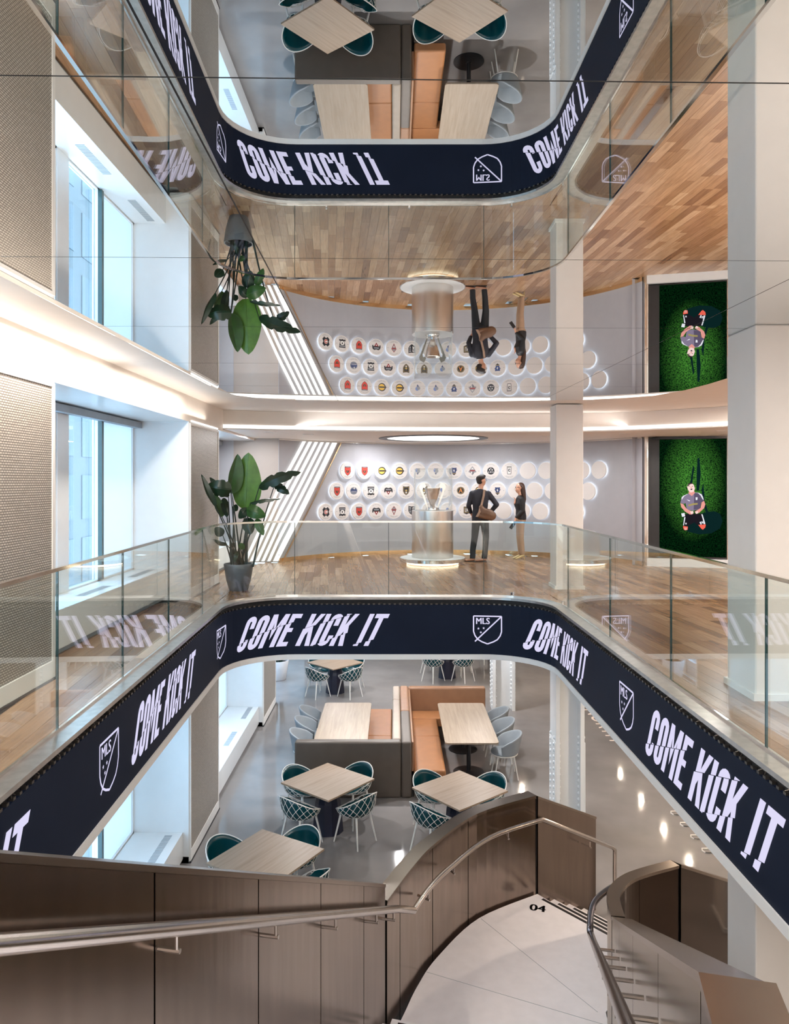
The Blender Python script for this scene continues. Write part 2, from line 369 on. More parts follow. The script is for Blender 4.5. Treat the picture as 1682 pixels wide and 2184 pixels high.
# left wall: piers, headers
mb = MB()
PIERS = [(-5, .44), (4.47, 6.17), (10.2, 11.9), (15.9, 17.6), (23.3, 24)]
for a, b in PIERS:
    mb.box(XO-.12, XW, a, b, ZL, ZS, M['white_gloss'])
    if a < 15: mb.box(XO-.12, XW, a, b, 0, 2.48, M['white_gloss'])
    mb.box(XO-.12, XW+.004, a-.0, b, ZL, ZL+.09, M['white'])
mb.box(XO-.12, XW, -5, 15.4, 2.48, H+.1, M['cream']); mb.box(XO-.12, XW, -5, 15.4, 2.477, 2.48, M['white_gloss'])
mb.box(XO-.12, XO, 0, 24, ZS, -.03, M['cream'])
wall_left = struct(mb.build('wall_left'), 'left wall of white piers between windows')
struct(MB().box(XR, XR+.1, -5, 24, ZL, H+.1).build('wall_right', M['cream']))
struct(MB().box(XO, XR, -5.1, -5, ZL, H+.1).build('wall_near', M['cream']))
struct(MB().box(XO-.1, XR, 24, 24.1, ZL, ZS).build('wall_far', M['cream']))
# windows in the bays
wi = 0
for (a, b) in BAYS:
    for lvl in (0, 1):
        if lvl == 0 and a > 15: continue
        z0, z1 = ((.0, 2.48) if lvl == 0 else (ZL, ZS)); b2 = min(b, 15.0) if lvl == 0 else b
        wi += 1; fr = MB(); x0, x1 = XO-.10, XO-.03
        g1_ = a+(b-a)*.42; g2_ = a+(b-a)*.70; mids = [a, g1_, g2_, b2-.001]
        for y in mids: fr.box(x0, x1, y-.03 if y > a else y, min(y+.04, b2), z0, z1)
        fr.box(x0, x1+.01, g1_, g1_+.28, z0, z1)
        bl_ = MB().box(x1-.03, x1-.025, g2_+.04, b2-.005, z0+.45, z1-.05)
        fr.box(x0, x1, a, b2, z0, z0+.45); fr.box(x0, x1, a, b2, z1-.05, z1)
        wo = struct(fr.build('window_%d' % wi, M['white_gloss']))
        bl_.build('roller_blind', M['blind'], wo)
        MB().box(x1, x1+.05, g2_-.03, g2_+.03, z0+.45, z1-.05).build('mullion', M['glass_edge'], wo)
        MB().box(x1+.02, x1+.12, a+.02, b2-.02, z1-.10, z1-.02).build('blind_slot', M['felt'], wo)
        if lvl == 0 and a == 11.9: fr2 = MB().box(x0+.01, x1-.012, g1_, b2, z0, z1).build('light_block_panel', M['white_gloss'], wo)  # unseen opaque panel, added to keep window light off the flat back wall
        for ya, yb in ((a, g1_), (g1_+.24, g2_)):
            if yb-ya > .1: MB().box(x0+.02, x0+.035, ya+.04, yb-.03, z0+.45, z1-.05).build('pane', M['winglass'], wo)
# radiator benches under the windows
bi = 0
for (a, b) in BAYS:
    for lvl, zf in ((0, 0), (1, ZL)):
        if a > 15: continue
        b2 = min(b, 15.0) if lvl == 0 else b
        place = {0: 'upper', 1: 'lower'}[lvl]; which = {.44: 'nearest the camera', 6.17: 'in the middle bay', 11.9: 'in the third bay', 17.6: 'in the farthest bay'}[a]
        t = thing('window_bench', 'white boxed radiator bench under the %s floor window %s' % (place, which), 'bench', (-3.3, (a+b2)/2, zf), 'radiator benches under the windows')
        xe = -3.17 if lvl == 0 else -2.93
        MB().box(XO-.02, xe, a+.003, b2-.003, zf+.06, zf+.43).build('cabinet', M['white_gloss'], t)
        MB().box(XO-.02, xe-.04, a+.003, b2-.003, zf, zf+.06).build('plinth', M['felt'], t)
        gr = MB(); k = int((b2-a)/.035)
        for i in range(k):
            if (i//22) % 2 == 0: gr.box(xe-.22, xe-.12, a+.1+i*.035, a+.1+i*.035+.018, zf+.43, zf+.4325)
        tag(gr.build('grille', M['felt'], t), kind='stuff')
# woven metal panels on the piers
wp = [(4.47, 6.17, 0, 2.48, 'upper pier at the left edge'), (10.2, 11.9, 0, 2.48, 'upper pier beside the tall plant'), (4.47, 6.17, ZL, ZS, 'lower pier near the stair'), (10.2, 11.9, ZL, ZS, 'lower pier by the concrete floor'), (15.9, 17.6, ZL, ZS, 'farthest lower pier')]
for a, b, z0, z1, lab in wp:
    t = thing('mesh_panel', 'tall woven metal mesh panel on the %s' % lab, 'wall panel', (XW, (a+b)/2, z0), 'woven metal panels on the piers')
    fr = MB(); x0, x1 = XW, XW+.022
    fr.box(x0, x1, a+.02, a+.055, z0+.02, z1-.02); fr.box(x0, x1, b-.075, b-.03, z0+.02, z1-.02)
    fr.box(x0, x1, a+.055, b-.075, z0+.02, z0+.16); fr.box(x0, x1, a+.055, b-.075, z1-.05, z1-.02)
    fr.build('frame', M['white'], t)
    MB().box(x0, x0+.012, a+.055, b-.075, z0+.16, z1-.05).build('woven_mesh', M['mesh'], t)
    struct(MB().box(XW, XW+.03, a, b, z0, z0+.018).build('baseboard_left', M['black']))
# columns
def column(x0, x1, y0, y1, z0, z1, label, hsec=False, rivets=False, base=True):
    t = thing('column', label, 'column', ((x0+x1)/2, (y0+y1)/2, z0), 'white structural columns')
    if not hsec:
        o = MB().box(x0, x1, y0, y1, z0, z1).build('shaft', M['col_cream'], t); bevel(o, .012)
        if base: MB().box(x0-.02, x1+.02, y0-.02, y1+.02, z0, z0+.05).build('base', M['white'], t)
    else:
        for xa, xb in ((x0, x0+.065), (x1-.065, x1)): bevel(MB().box(xa, xb, y0, y1, z0, z1).build('flange', M['white_gloss'], t), .006)
        MB().box(x0+.065, x1-.065, (y0+y1)/2-.03, (y0+y1)/2+.03, z0, z1).build('web', M['white_gloss'], t)
        if rivets:
            rv = MB()
            for xx, sg in ((x0, -1), (x1, 1), (x0+.065, 1), (x1-.065, -1)):
                for yy in (y0+.09, y1-.09):
                    k = 0
                    while k*.095 < 1.25:
                        rv.lathe([(.030, 0), (.028, .012), (.018, .026), (.0, .03)], 8)
                        for q in range(32):
                            vx = rv.v[-32+q]; rv.v[-32+q] = (xx+sg*vx[2], yy+vx[0], z0+.12+k*.095+vx[1])
                        k += 1
            tag(rv.build('rivets', M['white_gloss'], t, True), kind='stuff')
            for xx, sg in ((x0, -1), (x1, 1)): MB().box(xx-.012*(sg < 0), xx+.012*(sg > 0), y0, y1, z0, z0+1.3).build('gusset_plate', M['white_gloss'], t)
    return t
column(2.46, 2.88, 11.23, 11.65, 0, H, 'white boxed column behind the far glass rail beside the two people')
column(2.46, 2.90, 11.23, 11.65, ZL, ZS, 'white riveted column on the lower floor behind the stair', True, True)
column(2.27, 2.77, 16.95, 17.4, ZL, ZS, 'white riveted column on the lower floor beyond the booth', True, True)
column(2.71, 3.20, 5.53, 6.0, 0, H, 'large cream column close on the right of the upper floor')
column(2.71, 3.20, 5.53, 6.0, ZL, ZS, 'large white column rising behind the stair on the right', False)
column(4.6, 5.05, 7.8, 8.25, ZL, ZS, 'slim white column of the lower floor hidden at far right', False)

# ------------------------------------------------------------------ oak planks
GL = .10                      # glass stands this far outside the display face
glass_line = Path(well_off(GL))
lx = lambda y: -2.0-.33*(y-1)/9.57-GL; rx = lambda y: 2.225-.075*(y-1)/9.57+GL
u = Vector((-.09, 1)).normalized(); v = Vector((u.y, -u.x)); PWID = .128
boards = []
arcC = (1.1, 12.75); ARC = 4.1
ci = -40
while ci < 90:
    xoff = ci*PWID; yy = 2.6+random.random()
    while yy < 18:
        ln = random.choice([.55, .75, .95, 1.2, 1.4]); 
        cs = [v*(xoff+.0012)+u*yy, v*(xoff+PWID-.0012)+u*yy, v*(xoff+PWID-.0012)+u*(yy+ln-.002), v*(xoff+.0012)+u*(yy+ln-.002)]
        poly = [(p.x, p.y) for p in cs]
        for reg in (0, 1, 2):
            q = poly
            if reg == 0: q = clip(q, 0, -1, -(10.57+GL+.012))
            else:
                q = clip(q, 0, 1, 10.57+GL+.010)
                k = -.33/9.57 if reg == 1 else -.075/9.57
                if reg == 1: q = clip(q, 1, -k, -2.0-GL-.012-k*1)
                else: q = clip(q, -1, k, -(2.225+GL+.012-k*1))
            if len(q) < 3: continue
            q = clip(q, -1, 0, -XO); q = clip(q, 1, 0, XR)
            if len(q) < 3: continue
            cx = sum(p[0] for p in q)/len(q); cyy = sum(p[1] for p in q)/len(q)
            if cx < XW and any(a < cyy < b for a, b in PIERS): continue
            if cyy > 14.9 and (math.hypot(cx-arcC[0], cyy-arcC[1]) > ARC+.15 or cx < -2.5): 
                if not (cx > 4.6 and cyy < 15.2): continue
            ar = abs(sum(q[i][0]*q[(i+1) % len(q)][1]-q[(i+1) % len(q)][0]*q[i][1] for i in range(len(q))))/2
            if ar < .0008: continue
            vis = abs(cx/cyy) < .55 and cyy > 4 and not (cx/cyy > .45)
            boards.append(((ar/cyy**3 if vis else 0), q))
        yy += ln
    ci += 1
boards.sort(key=lambda b: -b[0])
for i, (sc_, q) in enumerate(boards[:298]):
    MB().prism(q, -.018, 0).build('plank', M['oak'], floor)
mb = MB()
for sc_, q in boards[298:]: mb.prism(q, -.018, 0)
tag(mb.build('planks', M['oak'], floor), kind='stuff')
# wood corner patches next to the rounded well corners
for side in (0, 1):
    pts = [p for p in well_off(GL+.012)][1:12] if side == 0 else [p for p in well_off(GL+.012)][12:23]
    cor = (lx(10.68), 10.68) if side == 0 else (rx(10.68), 10.68)
    MB().prism([cor]+pts, -.02, -.001).build('plank', M['oak'], floor)
# ------------------------------------------------------------------ display band around the well
led = thing('led_display', 'dark curved video band with white slogan running around the well edge', 'display', (0, 10.57, -.83))
ribbon(well_off(0), well_off(.035), -.835, -.125).build('screen', M['led'], led)
mb = MB(); q = 0.0                      # small clips and brackets along the top edge
while q < WELL.L-.1:
    p, nn = WELL.at(q); tt = Vector((nn.y, -nn.x))
    def pt(a, b, z): r = p+tt*a+nn*b; return (r.x, r.y, z)
    vs = [pt(a, b, z) for z in (-.128, -.108) for b in (.002, .03) for a in (0, .03)]
    mb.add(vs, [(0, 2, 3, 1), (4, 5, 7, 6), (0, 1, 5, 4), (2, 6, 7, 3), (0, 4, 6, 2), (1, 3, 7, 5)])
    if int(q/.075) % 4 == 1: mb.tube([pt(.0, .01, -.112), pt(.02, .03, -.095), pt(.05, .035, -.10), pt(.06, .02, -.115)], .004, 5)
    q += .075
tag(mb.build('brackets', mat('bracket_metal', (.16, .14, .12), .35, .8), led), kind='stuff')
ribbon(well_off(.036), well_off(.046), -.8, -.046).build('backing', M['dark'], led)
def onband(sv, z, out=-.003):
    p, nn = WELL.at(sv); r = p+nn*out; return (r.x, r.y, z)
LH = .46; SH = .48; ST = .068
def stroke(pts, wd, close=False):
    """polyline -> quads of width wd (flat in u,v)"""
    out = []; P = [Vector(p) for p in pts]
    N = len(P); 
    for i in range(N if close else N-1):
        a = P[i]; b = P[(i+1) % N]; d = (b-a).normalized(); nn = Vector((-d.y, d.x))*wd/2
        out.append([tuple(a-nn), tuple(b-nn), tuple(b+nn), tuple(a+nn)])
    return out
def arcq(cx, cyy, ro, ri, a0, a1, n=7):
    out = []
    for k in range(n):
        t0 = a0+(a1-a0)*k/n; t1 = a0+(a1-a0)*(k+1)/n
        out.append([(cx+ri*math.cos(t0), cyy+ri*math.sin(t0)), (cx+ro*math.cos(t0), cyy+ro*math.sin(t0)), (cx+ro*math.cos(t1), cyy+ro*math.sin(t1)), (cx+ri*math.cos(t1), cyy+ri*math.sin(t1))])
    return out
def R_(x0, x1, y0, y1): return [[(x0, y0), (x1, y0), (x1, y1), (x0, y1)]]
def glyph(c, w_=.17):
    h = LH; s = ST; r = w_/2
    if c == 'O': return R_(0, s, r, h-r)+R_(w_-s, w_, r, h-r)+arcq(r, h-r, r, r-s, 0, PI)+arcq(r, r, r, r-s, PI, 2*PI)
    if c == 'C': return R_(0, s, r, h-r)+R_(w_-s, w_, h-.17, h-r)+R_(w_-s, w_, r, .15)+arcq(r, h-r, r, r-s, 0, PI)+arcq(r, r, r, r-s, PI, 2*PI)
    if c == 'I': return R_(0, s, 0, h)
    if c == 'E': return R_(0, s, 0, h)+R_(s, w_, 0, s*.9)+R_(s, w_, h-s*.9, h)+R_(s, w_*.86, h/2-s*.42, h/2+s*.42)
    if c == 'M': return R_(0, s, 0, h)+R_(w_-s, w_, 0, h)+[[(s, h), (s, h-.12), (w_/2, .10), (w_/2, .26)], [(w_/2, .26), (w_/2, .10), (w_-s, h-.12), (w_-s, h)]]
    if c == 'K': return R_(0, s, 0, h)+[[(s, .16), (s, .30), (w_-s*.98, h), (w_, h)], [(s+.005, .29), (w_-s, 0), (w_, 0), (s+.045, .34)]]
    if c == 'T': return R_(w_/2-s/2, w_/2+s/2, 0, h-s*.9)+R_(0, w_, h-s*.9, h)
LAY = [('C', .165, 0), ('O', .165, .195), ('M', .235, .39), ('E', .15, .655), ('K', .20, .93), ('I', ST, 1.145), ('C', .165, 1.245), ('K', .20, 1.44), ('I', ST, 1.765), ('T', .19, 1.86)]
CUTS = [((-.1, .06), (.85, .38), -.022, 0, .9), ((.85, .22), (1.45, .43), -.022, .9, 1.7), ((1.2, .02), (1.7, .24), -.026, .9, 1.75), ((1.72, .015), (2.1, .115), -.03, 1.75, 2.4)]
def slice_(polys, x0, x1, a, b, dx):
    """cut by the line a-b, push the lower pieces sideways, leave a thin gap"""
    nx, ny = -(b[1]-a[1]), (b[0]-a[0]); l = math.hypot(nx, ny); nx /= l; ny /= l; d = nx*a[0]+ny*a[1]
    out = []
    for p in polys:
        up = clip(p, -nx, -ny, -(d+.006)); lo = clip(p, nx, ny, d-.006)
        if len(up) > 2: out.append(up)
        if len(lo) > 2: out.append([(q[0]+dx, q[1]) for q in lo])
    return out
def phrase(s0):
    mb = MB()
    for ch, wd, x in LAY:
        ps = [[(q[0]+x, q[1]) for q in p] for p in glyph(ch, wd)]
        for a, b, dx, g0, g1 in CUTS:
            if g0 <= x < g1: ps = slice_(ps, g0, g1, a, b, dx)
        for p in ps:
            # cut tall pieces so they follow the curve
            vs = [(q[0]+q[1]*SH, q[1]) for q in p]
            xs = [q[0] for q in vs]; k0 = min(xs); steps = max(1, int((max(xs)-k0)/.05)+1); wdt = (max(xs)-k0)/steps
            for k in range(steps):
                c2 = clip(clip(vs, -1, 0, -(k0+k*wdt)), 1, 0, k0+(k+1)*wdt) if steps > 1 else vs
                if len(c2) > 2 and all(0 < s0+q[0] < WELL.L for q in c2): mb.add([onband(s0+q[0], -.715+q[1]) for q in c2], [tuple(range(len(c2)))])
    mb.build('lettering', M['led_text'], led)
for s0 in (1.0, 5.08, 9.15, 13.33, 17.42): phrase(s0)
def textmesh(body, size, extr=0):
    cu = bpy.data.curves.new('txt', 'FONT'); cu.body = body; cu.size = size; cu.resolution_u = 3; cu.extrude = extr; cu.offset = .0
    o = bpy.data.objects.new('txt', cu); C.objects.link(o); bpy.context.view_layer.update()
    me = bpy.data.meshes.new_from_object(o.evaluated_get(bpy.context.evaluated_depsgraph_get()))
    vs = [tuple(p.co) for p in me.vertices]; fs = [tuple(p.vertices) for p in me.polygons]
    bpy.data.objects.remove(o); bpy.data.curves.remove(cu); bpy.data.meshes.remove(me)
    return vs, fs
mls_v, mls_f = textmesh('MLS', .135)
mxx = max(p[0] for p in mls_v)
def emblem(s0):
    mb = MB(); w_ = .40; h = .40; top = -.285; t = .018
    def put(polys):
        for p in polys: mb.add([onband(s0+q[0], top-h+q[1]) for q in p], [tuple(range(len(p)))])
    left = [(.0, h), (.0, .18), (.02, .12), (.06, .065), (.12, .03), (.2, 0)]
    shape = left+[(w_-x, y) for x, y in left[:-1][::-1]]
    put(stroke(shape, t)); put(stroke([(0, h), (w_, h)], t)); put(stroke([(.02, .035), (w_-.01, h-.01)], t))
    for sx_, sy_ in ((.07, .22), (.145, .225), (.105, .165)):
        st = [(sx_+(.019 if k % 2 == 0 else .008)*math.sin(PI*k/5), sy_+(.019 if k % 2 == 0 else .008)*math.cos(PI*k/5)) for k in range(10)]
        for k in range(10): put([[(sx_, sy_), st[k], st[(k+1) % 10]]])
    mb.add([onband(s0+.03+p[0]*.2/mxx, top-.115+p[1]*.95) for p in mls_v], mls_f)
    for dx in (.003, -.003): mb.add([onband(s0+.03+dx+p[0]*.2/mxx, top-.115+p[1]*.95, -.0034) for p in mls_v], mls_f)
    mb.build('emblem', M['led_text'], led)
for s0 in (4.37, 8.50, 12.62, 16.71): emblem(s0)
# steel ledge between glass and display
ledge = thing('ledge', 'narrow grey steel ledge between the glass rail and the video band', 'ledge', (0, 10.6, -.02))
ribbon(well_off(-.035), well_off(GL+.012), -.045, -.012).build('ledge_plate', M['ledge'], ledge)
ribbon(well_off(GL-.008), well_off(GL+.010), -.012, .006).build('glass_shoe', M['chrome'], ledge)

# ------------------------------------------------------------------ glass balustrade
bal = thing('glass_balustrade', 'frameless clear glass balustrade with slim metal cap curving around the well', 'railing', (0, 10.67, 0))
def s_at_y(path, y, right):
    rng = [i*.02 for i in range(int(path.L/.02))]
    half = path.L/2
    return min((abs(path.at(t)[0].y-y), t) for t in rng if (t > half) == right)[1]
def s_at_x(path, x): return min((abs(path.at(i*.02)[0].x-x), i*.02) for i in range(int(path.L/.02)) if path.at(i*.02)[0].y > 10.5)[1]
js = [0]+[s_at_y(glass_line, y, False) for y in (2.3, 3.6, 4.9, 6.2, 7.62, 9.15)]+[s_at_x(glass_line, x) for x in (-1.44, -.08, 1.30)]+[s_at_y(glass_line, y, True) for y in (9.6, 7.78, 6.1, 4.56, 3.1, 1.8)]+[glass_line.L]
for a, b in zip(js, js[1:]):
    seg = glass_line.cut(a+.006, b-.006)
    seg2 = offset(seg, .014)
    ribbon(seg, seg2, -.0, 1.055).build('glass_panel', M['glass'], bal)
for a in js[1:-1]:
    p, nn = glass_line.at(a); tt = Vector((nn.y, -nn.x))
    q = [(p+tt*x+nn*y) for x, y in ((-.004, -.001), (.004, -.001), (.004, .015), (-.004, .015))]
    MB().prism([tuple(z) for z in q], 0, 1.05).build('joint', M['glass_edge'], bal)
cap0 = offset([tuple(p) for p in glass_line.p], -.010); cap1 = offset([tuple(p) for p in glass_line.p], .024)
ribbon(cap0, cap1, 1.05, 1.075).build('cap_rail', M['chrome'], bal)
for a in (js[8]-.9, js[8]+.3, js[9]+.4, js[10]-.2):
    p, nn = glass_line.at(a); MB().box(p.x-.012, p.x+.012, p.y-.012, p.y+.03, 0, .05).build('clamp', M['chrome'], bal)

# ------------------------------------------------------------------ ceilings
mirror_edge = [(-2.25, -2.0), (-2.27, 8.9), (-2.25, 9.6), (-2.17, 10.07), (-1.95, 10.38), (-1.62, 10.58), (-.82, 10.77), (0, 10.84), (1.3, 10.84), (2.7, 10.65), (3.2, 10.42), (3.57, 10.12), (3.75, 9.5), (3.80, 8.9), (3.82, -2.0)]
mb = MB().box(XO, XR, -5, 15.5, H+.012, H+.12)
ceil = struct(mb.build('ceiling', M['cream']), 'mirror-panelled ceiling over the well')
MB().prism(mirror_edge, H+.004, H+.0115).build('backing_board', M['black'], ceil)
ys = [-2.0, .42, 2.16, 3.9, 5.63, 7.37, 9.11, 12.0]; xs = [(-3, 0), (-.62, -.019), (2.41, -.0255), (5, 0)]; g_ = .0035
for i in range(len(ys)-1):
    for j in range(len(xs)-1):
        q = [tuple(p) for p in mirror_edge]
        q = clip(q, .0185, -1, -(ys[i]+g_)); q = clip(q, -.0185, 1, ys[i+1]-g_) if len(q) > 2 else q
        if len(q) > 2: q = clip(q, -1, xs[j][1], -(xs[j][0]+g_))
        if len(q) > 2: q = clip(q, 1, -xs[j+1][1], xs[j+1][0]-g_)
        if len(q) > 2: MB().prism(q, H, H+.004).build('mirror_panel', M['mirror'], ceil)
def catmull(P, n=8):
    out = []
    for i in range(len(P)-1):
        a = Vector(P[max(i-1, 0)]); b = Vector(P[i]); c = Vector(P[i+1]); d = Vector(P[min(i+2, len(P)-1)])
        for k in range(n):
            t = k/n; out.append(tuple(.5*((2*b)+(-a+c)*t+(2*a-5*b+4*c-d)*t*t+(-a+3*b-3*c+d)*t**3)))
    out.append(tuple(P[-1])); return out
fas = catmull([(XW, 12.25), (-2.0, 12.5), (-1, 12.72), (1, 12.93), (2.6, 12.95), (3.5, 12.8), (4.4, 12.33), (5.3, 11.6), (6.5, 10.3), (XR, 9.0)])
LC = 2.52
struct(ribbon(fas, [(p[0], 18.2) for p in fas], LC, H+.01).build('ceiling', M['cream']), 'lowered ceiling of the display niche')
struct(ribbon(offset(fas, -.014), fas, LC-.006, LC+.015).build('trim_2', M['white']))
t = thing('light_strip', 'long curved white light strip along the lowered ceiling edge', 'light', (1, 12.9, LC))
ribbon(offset(fas, -.013), offset(fas, -.002), LC+.015, LC+.072).build('diffuser', M['led_white'], t)
t = thing('light_strip', 'short white light strip above the mesh panel beside the plant', 'light', (XW, 11, 2.46))
MB().box(XW, XW+.012, 10.3, 11.85, 2.483, 2.503).build('diffuser', M['led_white'], t)
# oval ceiling ring light above the trophy
t = thing('ring_light', 'round recessed ceiling light with dark rim above the trophy', 'ceiling light', (.78, 14.85, LC))
def ring(mb, cx, cyy, r0, r1, z0, z1, n=48): mb.lathe([(r0, z0), (r1, z0), (r1, z1), (r0, z1), (r0, z0)], n, (cx, cyy, 0)); mb.f.pop(); mb.f.pop(); mb.m.pop(); mb.m.pop(); return mb
ring(MB(), .78, 14.85, .93, 1.10, LC-.012, LC).build('rim', M['black'], t)
MB().lathe([(.93, -.006), (.93, 0)], 48, (.78, 14.85, LC)).build('diffuser', M['led_white'], t)
for i, (x, y) in enumerate(sorted(UPPER_LAMPS, key=lambda p: p[0]/p[1])):  # a rim for every lamp, the added leftmost one included
    t = thing('downlight', 'small recessed downlight in the niche ceiling, %s from the left' % ['first', 'second', 'third', 'fourth', 'fifth', 'sixth', 'seventh', 'eighth', 'ninth'][i], 'ceiling light', (x, y, LC), 'niche downlights')
    ring(MB(), x, y, .085, .11, LC-.006, LC, 20).build('rim', M['white'], t)

# ------------------------------------------------------------------ niche back wall
A0 = math.asin((-2.35-arcC[0])/ARC); A1 = math.asin((4.85-arcC[0])/ARC)
arcp = [(arcC[0]+ARC*math.sin(A0+(A1-A0)*k/48), arcC[1]+ARC*math.cos(A0+(A1-A0)*k/48)) for k in range(49)]
wallp = [(XO, 14.98)]+arcp+[(4.90, 14.75), (XR, 13.95)]
struct(ribbon(wallp, offset(wallp, .2), 0, LC+.02).build('wall_back', M['grey_wall']), 'curved grey niche wall behind the trophy')
struct(ribbon(offset(arcp, -.02), offset(arcp, -.001), 0, .085).build('baseboard_back', M['gold']))
struct(ribbon(offset(arcp, -.03), offset(arcp, -.001), LC-.03, LC-.004).build('trim_3', M['chrome']))
struct(MB().box(4.86, 4.895, 14.30, 14.40, 0, LC).build('trim_4', M['chrome']))
def arcpt(s, z, out=0):
    a = s/ARC; r = ARC-out; return Vector((arcC[0]+r*math.sin(a), arcC[1]+r*math.cos(a), z))
def wall_y(x):
    if x < -2.35: return 14.962
    return arcC[1]+math.sqrt(max(0, ARC**2-(x-arcC[0])**2))
struct(MB().box(-3.27, -2.36, 14.965, 14.979, 0, LC).build('warm_wall_overlay', mat('warm_tinted_plaster', (.34, .285, .25), .5, var=.02)))  # overlay coloured darker and warmer to offset bluish window light on the wall
# diagonal light bars
t = thing('wall_light_bars', 'slanting bank of white light bars with gold edge on the niche wall', 'wall light', (-2.5, 14.9, 0))
nb = 6
for k in range(nb+1):
    xb = -3.05+k*.118; xt = -1.93+k*.118*.98; wd = .060 if k < nb-1 else (.10 if k == nb-1 else .02)
    if k == nb: xb += .06; xt += .06
    m = 12; pa = []; pb = []
    mb = MB(); vs = []
    for i in range(m+1):
        z = .03+(LC-.06)*i/m; x = xb+(xt-xb)*i/m
        for xx, oo in ((x, .002), (x, .05), (x+wd, .05), (x+wd, .002)): vs.append((xx, wall_y(xx)-oo-.01, z))
    fs = [(0, 1, 2, 3), tuple(m*4+j for j in (3, 2, 1, 0))]
    for i in range(m):
        for j in range(4): fs.append((i*4+j, i*4+4+j, i*4+4+(j+1) % 4, i*4+(j+1) % 4))
    mb.add(vs, fs); mb.build('light_bar' if k < nb else 'edge_trim', M['bar_white'] if k < nb else M['gold'], t)
# crest plaques
cm = {c: mat('print_'+c, v_, .5) for c, v_ in dict(black=(.02, .02, .025), red=(.55, .06, .04), orange=(.75, .28, .06), grey=(.28, .29, .31), navy=(.03, .05, .14), yellow=(.80, .50, .10), white=(.8, .78, .75), blue=(.18, .25, .5), maroon=(.25, .03, .03), gold=(.5, .35, .12)).items()}
def ell(rx_, rz_, n=16, cx=0, cz=0): return [(cx+rx_*math.cos(2*PI*k/n), cz+rz_*math.sin(2*PI*k/n)) for k in range(n)]
SHD = [(-1, 1), (0, .88), (1, 1), (1, -.15), (.6, -.7), (0, -1.05), (-.6, -.7), (-1, -.15)]
def sc(p, a, b=None, dx=0, dz=0): b = b or a; return [(x*a+dx, z*b+dz) for x, z in p]
def starp(r, n=5): return [((r if k % 2 == 0 else r*.42)*math.sin(PI*k/n), (r if k % 2 == 0 else r*.42)*math.cos(PI*k/n)) for k in range(2*n)]
RC = lambda x0, x1, z0, z1: [(x0, z0), (x1, z0), (x1, z1), (x0, z1)]
